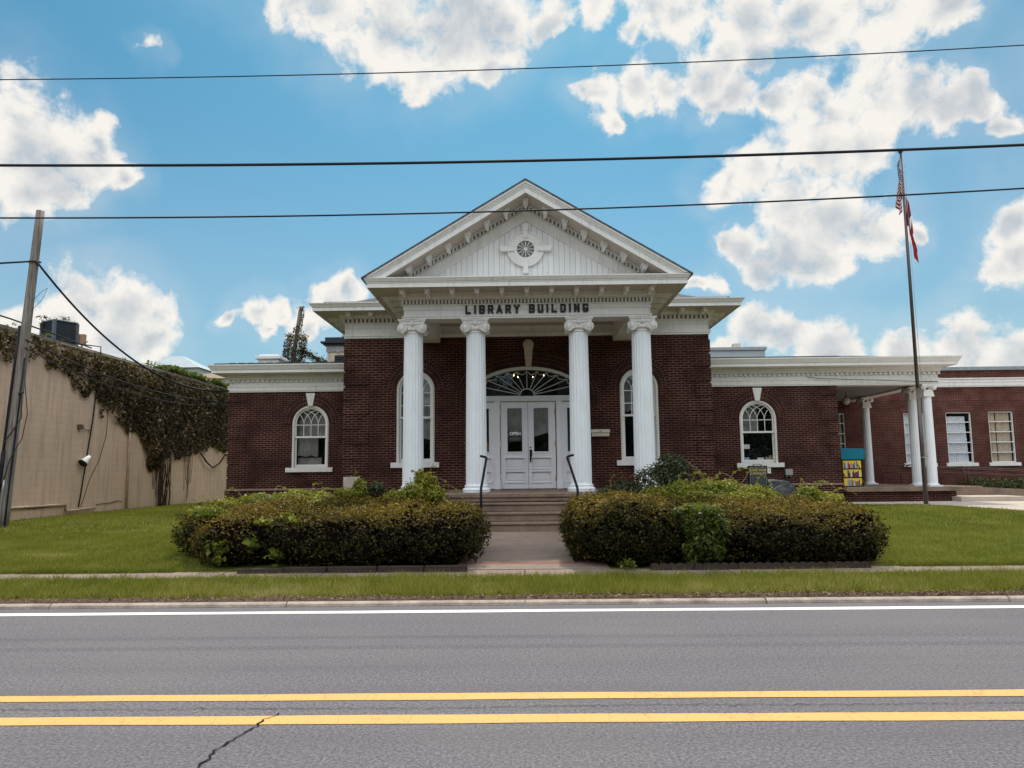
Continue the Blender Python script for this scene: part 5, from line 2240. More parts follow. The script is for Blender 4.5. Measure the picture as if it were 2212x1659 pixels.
t = thing('air_conditioner', 'dark square condenser unit standing on the beige building roof', 'air conditioner', (-15.1, 24.2, BZ))
M4 = Matrix.Translation((-15.1, 24.2, 0)) @ Matrix.Rotation(R(-30), 4, 'Z')
h0, h1 = BZ+.12, BZ+1.02
mb = MB()
mb.box(-.36, .36, -.36, .36, h0, h1-.02, M4=M4)
for k in range(26):
    z = h0+.03+k*.033
    mb.box(-.365, .365, -.372, .372, z, z+.012, M4=M4)
mb.build('body', M['ac'], t)
for sx in (-1, 1):
    for sy in (-1, 1):
        mb = MB()
        mb.box(sx*.365-.045, sx*.365+.045, sy*.365-.045, sy*.365+.045, h0-.02, h1, M4=M4)
        mb.build('corner_post', M['ac_post'], t)
mb = MB()
mb.box(-.39, .39, -.39, .39, h1, h1+.05, M4=M4)
mb.build('top_cover', M['ac_post'], t, bevel=.01)
mb = MB()
mb.box(-.45, .45, -.45, .45, BZ+.02, h0-.021, M4=M4)
mb.build('stand', M['tar'], t)
mb = MB()
mb.box(-14.60, -14.40, 24.4, 24.55, BZ+.36, BZ+.70)
mb.tube([(-14.5, 24.48, BZ+.02), (-14.5, 24.48, BZ+.36)], .03, 6)
mb.tube([(-14.40, 24.48, BZ+.44), (-14.30, 24.48, BZ+.46)], .02, 6)
tag(mb.build('switch_box', M['tan_box'], None, at=(-14.5, 24.48, BZ)), 'tan electrical switch box on a stalk beside the roof condenser', 'electrical box')

# ------------------------------------------------------------------ utility pole and lines
PX, PY = -12.66, 18.48
t = thing('utility_pole', 'grey weathered wooden utility pole before the beige block wall', 'utility pole', (PX, PY, .4))


def pole_at(z):
    f = (z-.4)/8.
    return Vector((PX+.46*f, PY, z))


mb = MB()
zz_ = np.linspace(.3, 8.38, 14)
mb.tube([pole_at(z) for z in zz_], [.145-.05*(z-.3)/8 for z in zz_], 18)
mb.build('shaft', M['wood'], t)
for dx, dy, z1, r in ((-.15, -.08, 5.4, .035), (-.10, -.14, 2.3, .05), (.02, -.16, 1.6, .03), (.13, -.1, 4.6, .02)):
    mb = MB()
    mb.tube([pole_at(z)+Vector((dx*(1-.03*z), dy*(1-.04*z), 0)) for z in np.linspace(.35, z1, 6)], r, 8)
    mb.build('conduit', M['cable'] if r != .03 else M['steel'], t)
mb = MB()
mb.tube([pole_at(4.6)+Vector((.14, -.08, 0)), pole_at(4.0)+Vector((.2, -.1, 0)), pole_at(3.2)+Vector((.36, -.1, 0)), pole_at(2.6)+Vector((.30, -.1, 0)), pole_at(2.1)+Vector((.1, -.16, 0)), pole_at(1.4)+Vector((-.02, -.17, 0))], .012, 6)
mb.tube([pole_at(4.7)+Vector((.16, -.08, 0)), pole_at(3.8)+Vector((.14, -.1, 0)), pole_at(3.1)+Vector((.24, -.12, 0)), pole_at(2.5)+Vector((-.1, -.16, 0)), pole_at(1.6)+Vector((-.14, -.12, 0))], .014, 6)
mb.tube([pole_at(3.7)+Vector((.10, -.12, 0)), pole_at(3.72)+Vector((.22, -.12, .03))], .03, 6)
mb.tube([pole_at(6.05)+Vector((.1, -.02, 0)), pole_at(6.3)+Vector((.3, 0, 0)), pole_at(6.35)+Vector((.42, 0, .02)), pole_at(6.1)+Vector((.33, 0, 0)), pole_at(5.8)+Vector((.1, -.02, 0))], .006, 5)
mb.build('looped_wire', M['cable_grey'], t)
mb = MB()
a = pole_at(7.05)
mb.tube([a+Vector((.14*math.cos(q), .14*math.sin(q), .02*math.sin(q))) for q in np.arange(0, 6.5, .5)], .02, 6)
mb.build('clamp', M['cable'], t)


def cable(name, label, pts, r, m=M['cable'], group=None):
    mb = MB()
    mb.tube(pts, r, 7)
    return tag(mb.build(name, m, None, at=pts[0]), label, 'cable', group)


def sag(a, b, s, n=24):
    a, b = Vector(a), Vector(b)
    return [a.lerp(b, k/n)-Vector((0, 0, 4*s*(k/n)*(1-k/n))) for k in range(n+1)]


pa = pole_at(7.03)+Vector((.12, -.08, 0))
cable('service_cable', 'thick black service cable sagging from the utility pole to the left wing', sag(pa, (LX-.03, YW-.06, 4.40), .93), .027)
cable('service_cable', 'black cable running off the picture to the left from the utility pole', sag(pole_at(7.05)+Vector((-.1, -.05, 0)), (-26, 14, 6.9), .5), .024)
cable('service_cable', 'thin upper black wire from the utility pole across the vines', sag(pole_at(5.05)+Vector((.1, -.1, 0)), (LX-.02, YW-.03, 4.02), .35), .017)
cable('service_cable', 'thin lower black wire from the utility pole across the vines', sag(pole_at(4.85)+Vector((.1, -.1, 0)), (LX-.02, YW-.03, 3.90), .42), .012)
cable('service_cable', 'dark wire on the beige roof edge passing the utility pole', [(BX+.1, 13.4, 5.95), (BX+.05, 20, 5.93), (BX+.05, 22, 5.86), (BX, 24, 5.78)], .022)
cable('porch_wire', 'thin black wire strung along the side porch cornice to the flagpole side', [(9.2, YW-.10, 4.62), (9.5, YW-.14, 4.56), (10.2, YW-.16, 4.53), (11.5, YW-.14, 4.48), (12.6, YW-.1, 4.44), (13.4, YW-.08, 4.42)], .010)
YL = 11


def street_line(label, xz, r):
    c = np.polyfit([q[0] for q in xz], [q[1] for q in xz], 2)
    pts = [(x, YL, float(np.polyval(c, x))) for x in np.linspace(-24, 24, 60)]
    return cable('power_line', label, pts, r, group='power lines over the street')


street_line('thin topmost power line crossing the whole sky', [(-8.025, 7.762), (-4.046, 7.774), (-.103, 7.779), (3.808, 7.885), (7.695, 8.034)], .0085)
street_line('thickest black power line, the middle of the three', [(-7.931, 6.385), (-4.004, 6.338), (-.118, 6.315), (3.734, 6.365), (7.556, 6.446)], .022)
street_line('lowest of the three power lines, passing before the gable', [(-7.874, 5.555), (-3.981, 5.523), (-.126, 5.534), (3.697, 5.631), (7.497, 5.77)], .013)

# ------------------------------------------------------------------ farther off, behind the library
t = thing('brick_chimney', 'pale brick chimney tower with louvre and charred cap behind the left wing', 'chimney', (-7.9, 34.6, .5))
mb = MB()
mb.box(-8.85, -7.0, 34, 35.4, .4, 7.18)
mb.build('stack', M['brick_buff'], t)
mb = MB()
mb.box(-8.90, -6.95, 33.95, 35.45, 7.18, 7.47)
mb.build('collar', M['tar_stain'], t)
mb = MB()
mb.box(-9.12, -6.75, 33.75, 35.65, 7.56, 7.64)
mb.box(-9.0, -6.85, 33.86, 35.55, 7.47, 7.56)
mb.box(-8.95, -6.9, 33.9, 35.5, 7.64, 7.84)
mb.build('cap', M['cowl'], t)
mb = MB()
mb.lathe([(.62, 7.84), (.55, 8.05), (.42, 8.15), (.36, 8.3), (.4, 8.32), (.4, 8.36), (.3, 8.37)], -7.75, 34.6, 16)
for a in (0, 90, 180, 270):
    mb.tube([(-7.75+.3*math.cos(R(a)), 34.6+.3*math.sin(R(a)), 8.3), (-7.75+.3*math.cos(R(a)), 34.6+.3*math.sin(R(a)), 8.55)], .02, 5)
mb.lathe([(.62, 8.53), (.5, 8.62), (.2, 8.7)], -7.75, 34.6, 16)
mb.build('cowl', M['cowl'], t)
mb = MB()
mb.box(-8.52, -7.85, 33.97, 33.999, 6.0, 7.02)
for k in range(12):
    z = 6.04+k*.08
    mb.prism([(33.93, z), (33.97, z+.05), (33.97, z+.06), (33.93, z+.012)], 'x', -8.5, -7.87)
mb.build('louvre', M['cowl'], t)

t = thing('roof_vent', 'white square roof vent on the left wing roof', 'roof vent', (-9.3, 28, 5.22))
mb = MB()
mb.box(-9.75, -9.0, 27.6, 28.3, 5.2, 5.95)
mb.build('curb', M['white'], t)
mb = MB()
i0 = [(-9.85, 27.5, 5.90), (-8.9, 27.5, 5.90), (-8.9, 28.4, 5.90), (-9.85, 28.4, 5.90)]
mb.box(-9.85, -8.9, 27.5, 28.4, 5.90, 6.02)
mb.box(-9.72, -9.03, 27.62, 28.28, 6.021, 6.09)
mb.build('hood', M['white'], t, bevel=.02)

t = thing('garden_house', 'far white building with a pyramid roof seen over the vines', 'building', (-33, 70, 0))
mb = MB()
b0 = [(-36.4, 71, 11.9), (-30.7, 71, 11.9), (-30.7, 77, 11.9), (-36.4, 77, 11.9)]
ap = [(-34.6, 73.4, 13.35), (-33.4, 73.4, 13.35), (-33.4, 74.6, 13.35), (-34.6, 74.6, 13.35)]
i = [mb.vert(*q) for q in b0]
j = [mb.vert(*q) for q in ap]
for k in range(4):
    mb.face((i[k], i[(k+1) % 4], j[(k+1) % 4], j[k]))
mb.face(j)
mb.build('roof', M['pale_roof'], t)
mb = MB()
mb.box(-36.2, -30.9, 71.3, 76.7, .3, 11.9)
mb.build('wall', M['pale_roof'], t)
t = thing('shingled_house', 'brown shingle roof showing between the vines and the left wing', 'building', (-27, 62, 0))
mb = MB()
mb.prism([(60, 9.4), (66, 10.6), (72, 9.4)], 'x', -28.2, -21)
mb.build('roof', M['brown_roof'], t)
mb = MB()
mb.box(-28.0, -21.2, 60.2, 71.8, .3, 9.4)
mb.build('wall', M['pale_roof'], t)
t = thing('white_penthouse', 'pale rooftop block with a small chimney behind the right wing', 'building', (15, 52, 0))
mb = MB()
mb.box(10, 16.1, 50, 56, .3, 9.55)
mb.build('wall', M['pale_roof'], t)
mb = MB()
mb.box(9.9, 16.2, 49.9, 56.1, 9.55, 9.75)
mb.build('coping', M['steel'], t)
mb = MB()
mb.box(14.6, 15.1, 52, 52.5, 9.75, 10.35)
mb.build('chimney', M['cream'], t)

# light inside the hall
t = thing('chandelier', 'lit chandelier seen through the fanlight over the entrance', 'lamp', (.2, 23.2, 5.2))
mb = MB()
mb.tube([(.2, 23.2, 5.31), (.2, 23.2, 4.58)], .015, 6)
for k in range(6):
    a = R(60*k+15)
    mb.tube([(.2, 23.2, 4.56), (.2+.3*math.cos(a), 23.2+.3*math.sin(a), 4.50), (.2+.48*math.cos(a), 23.2+.48*math.sin(a), 4.58)], .012, 5)
mb.build('frame', M['black'], t)
for k in range(4):
    a = R(60*k+15)
    mb = MB()
    x, y = .2+.48*math.cos(a), 23.2+.48*math.sin(a)
    mb.lathe([(.006, 4.58), (.013, 4.595), (.015, 4.62), (.005, 4.65)], x, y, 10)
    mb.build('bulb', M['bulb'], t)

# ------------------------------------------------------------------ planting
def sample_shell(sd, lo, hi, n, inner, outer, disp=None):
    """random points in the shell -inner < sd < outer, with outward normals"""
    lo, hi = np.array(lo, float), np.array(hi, float)
    P, N = [], []
    have = 0
    while have < n:
        p = lo+(hi-lo)*rng.random((400000, 3))
        d = sd(p)
        if disp is not None:
            d = d+disp(p)
        # more leaves on the outside than inside
        keep = (d < outer) & (d > -inner)
        p = p[keep]
        e = .03
        g = np.stack([sd(p+np.array(v)*e)-sd(p-np.array(v)*e) for v in ((1, 0, 0), (0, 1, 0), (0, 0, 1))], 1)
        P.append(p)
        N.append(g)
        have += len(p)
    P, N = np.concatenate(P)[:n], np.concatenate(N)[:n]
    N /= np.maximum(1e-6, np.linalg.norm(N, axis=1, keepdims=True))
    return P, N


def box2(p, x0, x1, y0, y1, r):
    cx, cy, hx, hy = (x0+x1)/2, (y0+y1)/2, (x1-x0)/2-r, (y1-y0)/2-r
    qx, qy = np.abs(p[:, 0]-cx)-hx, np.abs(p[:, 1]-cy)-hy
    return np.hypot(np.maximum(qx, 0), np.maximum(qy, 0))+np.minimum(np.maximum(qx, qy), 0)-r


def smin(a, b, k):
    h = np.clip(.5+.5*(b-a)/k, 0, 1)
    return b+(a-b)*h-k*h*(1-h)


def dome(d2, dz, r):
    a, b = d2+r, dz+r
    return np.hypot(np.maximum(a, 0), np.maximum(b, 0))-r+np.minimum(np.maximum(a, b), 0)


def hedge(name, label, foot, top, lo, hi, n, r, tint_fn, under=.10, lsize=(.034, .068)):
    def sd(p):
        d2 = foot(p)
        # the skirt tucks in near the ground
        zb = p[:, 2]-.22
        d2 = d2+.20*np.clip(1-zb/.42, 0, 1)**2-.07*np.exp(-((zb-.5)/.3)**2)
        return np.maximum(dome(d2, p[:, 2]-top(p), r), (.22+under)-p[:, 2])
    disp = lambda p: .085*vnoise(p, 2.7, 1)+.05*vnoise(p, 9., 2)+.035*vnoise(p, 22., 5)
    P, N = sample_shell(sd, lo, hi, n, .17, .025, disp)
    t = thing(name, label, 'hedge', ((lo[0]+hi[0])/2, (lo[1]+hi[1])/2, .22))
    # a few shoots stand proud of the clipped face
    sh = rng.random(n) < .07
    P[sh] += (N[sh]*.6+np.array([0, 0, .5]))*rng.random((sh.sum(), 1))*.10
    nn = N*.55+rng.normal(size=N.shape)*.55+np.array([0, 0, .25])
    size = rng.uniform(*lsize, n)
    clump = np.clip(1.2*vnoise(P, 11., 9)+.7*vnoise(P, 23., 3)+.45, 0, 1)
    kp = rng.random(n) < .16+.84*clump
    P, N, nn, size, n = P[kp], N[kp], nn[kp], size[kp], int(kp.sum())
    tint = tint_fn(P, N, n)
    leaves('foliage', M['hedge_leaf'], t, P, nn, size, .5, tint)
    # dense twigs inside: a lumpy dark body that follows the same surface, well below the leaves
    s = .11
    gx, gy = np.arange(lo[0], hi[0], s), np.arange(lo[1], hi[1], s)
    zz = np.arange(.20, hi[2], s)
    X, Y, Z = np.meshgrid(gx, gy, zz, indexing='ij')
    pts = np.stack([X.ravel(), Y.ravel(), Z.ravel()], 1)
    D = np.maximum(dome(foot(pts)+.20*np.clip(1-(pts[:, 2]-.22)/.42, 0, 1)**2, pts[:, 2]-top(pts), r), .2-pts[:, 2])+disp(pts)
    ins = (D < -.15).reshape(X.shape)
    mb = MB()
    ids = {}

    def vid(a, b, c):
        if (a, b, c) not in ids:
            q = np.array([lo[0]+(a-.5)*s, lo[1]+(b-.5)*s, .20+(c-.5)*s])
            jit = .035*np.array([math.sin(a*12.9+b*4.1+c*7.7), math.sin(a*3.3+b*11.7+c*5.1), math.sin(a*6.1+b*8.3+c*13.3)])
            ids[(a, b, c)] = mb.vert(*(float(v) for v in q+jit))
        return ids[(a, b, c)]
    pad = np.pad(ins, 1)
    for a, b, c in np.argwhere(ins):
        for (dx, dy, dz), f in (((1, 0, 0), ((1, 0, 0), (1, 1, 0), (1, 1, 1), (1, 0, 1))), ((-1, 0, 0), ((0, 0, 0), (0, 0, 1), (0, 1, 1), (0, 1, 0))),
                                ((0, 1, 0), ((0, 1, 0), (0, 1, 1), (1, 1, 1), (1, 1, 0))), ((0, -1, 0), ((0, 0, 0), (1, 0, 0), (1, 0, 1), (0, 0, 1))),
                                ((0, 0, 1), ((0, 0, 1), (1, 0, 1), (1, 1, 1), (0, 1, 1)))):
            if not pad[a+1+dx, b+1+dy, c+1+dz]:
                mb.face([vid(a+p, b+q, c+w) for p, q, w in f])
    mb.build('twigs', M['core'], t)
    return t


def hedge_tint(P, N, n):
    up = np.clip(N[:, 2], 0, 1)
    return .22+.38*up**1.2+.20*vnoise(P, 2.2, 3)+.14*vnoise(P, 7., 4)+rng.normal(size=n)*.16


footL = lambda p: smin(smin(box2(p, -4.04, -.66, 11.56, 13.9, .75), box2(p, -5.28, -3.95, 11.9, 14.4, .55), .06), box2(p, -6.1, -1.9, 12.9, 16.7, .5), .35)
topL = lambda p: .96+.052*np.clip(p[:, 1]-11.6, 0, 6)+.042*np.clip(p[:, 0]+4, -2, 4)*np.clip((14.2-p[:, 1])/2, 0, 1)+.05*vnoise(p, 1.7, 8)
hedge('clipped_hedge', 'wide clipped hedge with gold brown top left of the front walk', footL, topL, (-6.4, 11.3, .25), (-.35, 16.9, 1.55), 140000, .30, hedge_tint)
footR1 = lambda p: box2(p, .70, 2.50, 11.58, 13.9, .7)
topR1 = lambda p: 1.21+.015*np.clip(p[:, 1]-11.6, 0, 3)+.03*vnoise(p, 1.9, 4)
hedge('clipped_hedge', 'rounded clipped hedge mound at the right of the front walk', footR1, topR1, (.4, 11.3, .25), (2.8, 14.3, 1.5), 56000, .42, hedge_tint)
footR2 = lambda p: smin(box2(p, 2.66, 5.60, 11.60, 15.4, .6), box2(p, 2.2, 4.6, 12.9, 16.0, .5), .3)
topR2 = lambda p: 1.0+.045*np.clip(p[:, 1]-11.7, 0, 4)+.04*vnoise(p, 1.8, 6)-.05*np.clip(p[:, 0]-5, 0, 2)
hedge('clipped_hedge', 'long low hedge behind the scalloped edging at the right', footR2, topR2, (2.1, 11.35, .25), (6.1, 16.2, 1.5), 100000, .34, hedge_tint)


def bush(name, label, cat, blobs, n, m, lsize, tint0, shell=.16, stems=True, asp=.55, flowers=None):
    """a loose shrub of overlapping lumps"""
    base = (blobs[0][0], blobs[0][1], float(gz(blobs[0][0], blobs[0][1])))
    t = thing(name, label, cat, base)
    w = np.array([b[3]*b[4] for b in blobs])
    k = rng.choice(len(blobs), n, p=w/w.sum())
    B = np.array(blobs)[k]
    u = rng.normal(size=(n, 3))
    u /= np.linalg.norm(u, axis=1, keepdims=True)
    rad = 1-shell*rng.random(n)**.7*2.2
    P = B[:, :3]+u*np.stack([B[:, 3], B[:, 3], B[:, 4]], 1)*rad[:, None]
    P += .04*np.stack([vnoise(P, 8., 1), vnoise(P, 8., 2), vnoise(P, 8., 3)], 1)
    P[:, 2] = np.maximum(P[:, 2], base[2]+.03)
    nn = u*.6+rng.normal(size=(n, 3))*.5+np.array([0, 0, .3])
    tint = tint0+.22*u[:, 2]*.6+.18*vnoise(P, 4., 7)+rng.normal(size=n)*.16
    leaves('foliage', m, t, P, nn, rng.uniform(*lsize, n), asp, tint)
    if stems:
        mb = MB()
        for b in blobs:
            for q in range(4):
                e = Vector((b[0], b[1], b[2]))+Vector([float(v) for v in rng.normal(size=3)])*b[3]*.4
                s0 = Vector((base[0]+random.uniform(-.15, .15), base[1]+random.uniform(-.1, .1), base[2]-.05))
                mid = s0.lerp(e, .5)+Vector((0, 0, .1))
                mb.tube([s0, mid, e], [.018, .012, .006], 5)
        mb.build('stems', M['bark'], t)
    if flowers:
        for (x, y, z, r) in flowers:
            mb = MB()
            for q in range(3):
                a = R(q*60)
                for s in range(6):
                    b = R(s*60+q*30)
                    rr = r*(1-.25*q)
                    c = Vector((x, y, z+r*.25*q))
                    d = Vector((math.cos(b), math.sin(b), .5+.4*q)).normalized()
                    sd_ = d.cross(Vector((0, 0, 1))).normalized()*rr*.5
                    p = [c, c+d*rr*.6+sd_, c+d*rr, c+d*rr*.6-sd_]
                    mb.face([mb.vert(*v) for v in p])
            mb.build('flower', M['petal'], t)
    return t


def tendrils(t, spots, m=M['twig_pale'], r=.005, name='tendril'):
    """arching runners standing off the plant, with a few leaves along them"""
    P, N = [], []
    mb = MB()
    for (a, b, h) in spots:
        a, b = Vector(a), Vector(b)
        pts = []
        for k in range(11):
            f = k/10
            q = a.lerp(b, f)+Vector((.02*math.sin(f*9), 0, h*math.sin(math.pi*min(1, f*1.15))))
            if f > .8:
                q += Vector((0, 0, -h*(f-.8)*2.))
            pts.append(q)
            if k > 1 and random.random() < .75:
                P.append(q+Vector([float(v) for v in rng.normal(size=3)])*.02)
                N.append(rng.normal(size=3)+np.array([0, -.4, .5]))
        mb.tube(pts, [r*(1-.5*k/10) for k in range(11)], 5)
    mb.build(name, m, t)
    P, N = np.array([tuple(q) for q in P]), np.array(N)
    leaves('leaves', M['vine_leaf'], t, P, N, rng.uniform(.05, .09, len(P)), .7, .55+.2*rng.normal(size=len(P)))


rose = bush('rose_bush', 'dark rose bush with red blooms before the right columns', 'rose bush',
            [(2.75, 16.0, 1.3, .62, .48), (3.1, 16.1, 1.68, .42, .34), (2.1, 16.0, 1.15, .42, .34), (1.75, 16.0, 1.0, .3, .35), (3.4, 16.2, 1.2, .4, .35), (2.5, 15.9, .9, .6, .4)],
            9500, M['dark_leaf'], (.05, .085), .35, flowers=[(1.86, 15.7, 1.62, .05), (2.15, 15.65, 1.46, .06), (2.22, 15.65, 1.52, .055), (1.7, 15.7, 1.05, .05), (1.95, 15.6, 1.12, .045), (2.05, 15.7, 1.6, .04), (2.3, 15.6, 1.42, .04), (1.64, 15.75, 1.0, .04)])
tendrils(rose, [((1.8, 16, 1.2), (1.84, 15.8, 1.65), .02), ((2.0, 16, 1.3), (2.06, 15.8, 1.62), .03), ((3.2, 16, 1.7), (3.75, 15.9, 1.45), .22), ((3.3, 16, 1.6), (3.9, 15.9, 1.25), .3), ((1.7, 16, 1.0), (1.45, 15.9, 1.15), .1)])
bush('evergreen_shrub', 'small dark evergreen shrub beside the right end of the steps', 'shrub', [(1.32, 15.6, .86, .30, .30), (1.55, 15.5, .98, .28, .26), (1.12, 15.4, .74, .22, .26)], 3800, M['dark_leaf'], (.05, .08), .4, asp=.4)
cr = bush('creeper', 'yellow green creeper sprawling over the back of the right hedge', 'creeper',
          [(2.7, 15.3, 1.17, .42, .22), (3.2, 15.4, 1.22, .42, .26), (3.65, 15.4, 1.25, .4, .26), (4.1, 15.4, 1.22, .42, .26), (4.55, 15.5, 1.17, .4, .22), (4.9, 15.6, 1.1, .36, .18), (3.4, 15.0, 1.12, .6, .18), (4.2, 15.0, 1.1, .6, .16)],
          13000, M['vine_leaf'], (.05, .085), .56, shell=.3, stems=False)
tendrils(cr, [((3.3, 15.3, 1.4), (3.6, 15.2, 1.62), .1), ((4.0, 15.3, 1.4), (4.5, 15.2, 1.72), .08), ((4.3, 15.3, 1.35), (4.75, 15.2, 1.7), .12), ((4.6, 15.4, 1.3), (4.9, 15.2, 1.42), .2), ((3.7, 15.3, 1.4), (4.2, 15.2, 1.5), .15), ((3.0, 15.3, 1.35), (3.3, 15.2, 1.6), .12)])
cr = bush('creeper', 'patch of light green creeper on the hedge top right of the boulder', 'creeper', [(5.6, 15.3, 1.18, .26, .16), (5.85, 15.3, 1.12, .3, .12), (6.0, 15.0, 1.08, .25, .1), (5.5, 15.2, 1.1, .2, .12)], 2300, M['vine_leaf'], (.05, .085), .6, shell=.3, stems=False)
tendrils(cr, [((5.6, 15.2, 1.2), (5.35, 15.1, 1.22), .22), ((5.7, 15.2, 1.22), (6.2, 15.1, 1.22), .2), ((6.0, 15.2, 1.15), (6.5, 15.1, 1.2), .1), ((5.7, 15.2, 1.2), (5.75, 15.1, 1.4), .04)])
cr = bush('creeper', 'five leaved creeper hanging down the front of the right hedge', 'creeper', [(2.72, 11.72, 1.05, .38, .12), (2.6, 11.66, .85, .26, .24), (2.72, 11.6, .58, .22, .28), (2.9, 11.66, .78, .24, .26), (2.5, 11.62, .46, .13, .2), (2.88, 11.6, .44, .14, .2), (2.4, 11.74, 1.04, .18, .09)], 3400, M['vine_leaf'], (.06, .10), .20, shell=.3, stems=False, asp=.42)
cr = bush('creeper', 'light green creeper at the left rear end of the left hedge', 'creeper', [(-5.75, 14.6, 1.08, .36, .16), (-5.3, 15.4, 1.14, .5, .16), (-4.8, 16, 1.18, .5, .16), (-5.3, 12.9, 1.02, .32, .12), (-4.5, 16.3, 1.2, .4, .14), (-5.95, 14.0, .95, .2, .16)], 6500, M['vine_leaf'], (.05, .085), .52, shell=.3, stems=False)
tendrils(cr, [((-5.9, 14.4, 1.1), (-6.25, 14.2, 1.2), .12), ((-5.3, 16, 1.2), (-5.0, 15.9, 1.42), .1), ((-5.6, 15.2, 1.15), (-5.9, 15, 1.35), .15), ((-4.6, 16.3, 1.25), (-4.3, 16.2, 1.5), .06)])
cr = bush('creeper', 'bright creeper clump on the left hedge before the first column', 'creeper', [(-2.25, 15.6, 1.25, .34, .26), (-2.0, 15.8, 1.4, .26, .3), (-2.6, 15.6, 1.2, .3, .18), (-1.85, 15.7, 1.2, .3, .22), (-2.15, 15.9, 1.55, .12, .2)], 4200, M['vine_leaf'], (.05, .085), .62, shell=.3)
tendrils(cr, [((-2.2, 15.7, 1.5), (-2.3, 15.6, 1.75), .05), ((-1.95, 15.7, 1.5), (-1.85, 15.6, 1.85), .02), ((-2.0, 15.7, 1.45), (-1.6, 15.6, 1.5), .12), ((-1.8, 15.7, 1.3), (-1.3, 15.6, 1.3), .12)])
cr = bush('creeper', 'green creeper tuft in the middle of the left hedge top', 'creeper', [(-3.6, 15.6, 1.25, .3, .16), (-3.4, 15.8, 1.38, .18, .2), (-4.1, 15.2, 1.15, .35, .13), (-3.9, 14.6, 1.1, .4, .09)], 2800, M['vine_leaf'], (.05, .085), .55, shell=.3, stems=False)
tendrils(cr, [((-3.5, 15.7, 1.4), (-3.45, 15.6, 1.72), .03), ((-4.1, 15.4, 1.2), (-3.85, 15.3, 1.38), .1)])
bush('evergreen_shrub', 'small dark shrub poking through the left hedge by the cornerstone', 'shrub', [(-3.1, 16.2, 1.30, .20, .2)], 900, M['dark_leaf'], (.05, .07), .45, stems=False)
wd = bush('weed', 'broad leaved weeds at the foot of the left hedge corner', 'weed', [(-4.72, 11.85, .55, .22, .22), (-4.15, 11.72, .62, .18, .18), (-4.68, 11.75, .36, .16, .14), (-3.75, 11.62, .45, .22, .14)], 90, M['vine_leaf'], (.09, .14), .22, shell=.4, asp=.75, stems=False)
bush('weed', 'leafy weed at the front foot of the rounded right hedge', 'weed', [(1.55, 11.5, .30, .15, .1), (1.43, 11.46, .26, .1, .08)], 110, M['vine_leaf'], (.05, .08), .28, shell=.4, stems=False)
wd = bush('weed', 'pale leafy creeper sprig draped on the left hedge front edge', 'weed', [(-3.6, 11.75, 1.0, .18, .08), (-4.0, 11.8, .94, .2, .07)], 90, M['vine_leaf'], (.06, .10), .6, shell=.4, stems=False, asp=.7)
bush('evergreen_shrub', 'low green shrubs along the annex wall behind the ramp', 'shrub', [(17.6, 30.1, .9, .7, .4), (18.6, 30.1, .88, .8, .38), (19.6, 30.1, .9, .8, .4), (16.8, 30.2, .75, .5, .22), (20.6, 30.1, .9, .8, .4)], 9000, M['dark_leaf'], (.07, .11), .62)

# hedge edgings
mb = MB()
lab = ['leftmost', 'second', 'third', 'fourth', 'rightmost']
xx = [-4.3, -3.6, -2.95, -2.2, -1.5, -.85]
for k in range(5):
    mb = MB()
    mb.box(xx[k]+.008, xx[k+1]-.008, 11.50+random.uniform(-.01, .01), 11.60, .16, .275+random.uniform(-.012, .012))
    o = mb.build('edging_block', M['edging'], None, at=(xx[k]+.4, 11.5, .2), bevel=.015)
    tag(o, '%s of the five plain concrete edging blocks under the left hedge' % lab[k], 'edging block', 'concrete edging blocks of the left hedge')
for k in range(5):
    x0 = 1.86+k*.65
    mb = MB()
    pts = [(x0+.006, .17)]
    n = 5
    w = .638/n
    for q in range(n):
        for s in range(6):
            a = R(180-36*s)
            pts.append((x0+.006+w*(q+.5)+w*.5*math.cos(a)*.98, .26+.03*math.sin(a)))
    pts.append((x0+.644, .17))
    mb.prism(pts[::-1], 'y', 11.50, 11.57)
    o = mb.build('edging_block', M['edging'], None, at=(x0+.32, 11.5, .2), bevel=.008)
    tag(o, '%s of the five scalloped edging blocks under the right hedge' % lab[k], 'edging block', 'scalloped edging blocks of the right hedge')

# ---- wall vine on the beige building, held to the picture's outline of it
low = [(13.3, 4.8), (19.8, 4.79), (20.2, 4.72), (20.7, 4.86), (20.85, 5.14), (21.5, 5.24), (21.75, 4.71), (22.24, 4.8), (22.9, 4.68), (23.15, 4.43), (23.5, 4.25), (24.3, 4.33), (24.7, 3.8), (25.6, 3.83), (25.85, 3.38), (26.4, 3.1), (27.2, 3.2), (27.6, 2.56), (28.1, 1.9), (28.6, 1.9), (29.0, 2.45), (29.85, 2.6), (30.2, 2.4), (32.1, 2.6), (33.2, 2.9), (35.4, 2.78), (38.8, 2.9)]
ly, lz = [q[0] for q in low], [q[1] for q in low]
vt = thing('wall_vine', 'brown green vine smothering the top of the beige block wall', 'vine', (BX, 29.8, .45))
n = 46000
y = rng.uniform(13.3, 38.8, n)
z = rng.uniform(1.5, BZ-.04, n)
pp = np.stack([np.zeros(n), y, z], 1)
edge = np.interp(y, ly, lz)+.22*vnoise(pp, 2.6, 1)+.15*vnoise(pp, 6., 2)
inside = z-edge
thin = .5+.5*vnoise(pp, 1.6, 9)+.35*vnoise(pp, 4.2, 3)
keep = (inside > 0) & (rng.random(n) < np.clip(.10+1.1*thin+.35*np.clip((y-25)/5, 0, 1), .03, 1))
keep &= (y > 24) | (rng.random(n) < .75)
y, z, inside = y[keep], z[keep], inside[keep]
n = len(y)
out = .03+.16*rng.random(n)**1.5*np.clip(.4+inside, .3, 1.4)
out += .12*np.clip(vnoise(np.stack([y*0, y, z], 1), 3.3, 6), 0, 1)
P = np.stack([BX+out, y, z], 1)
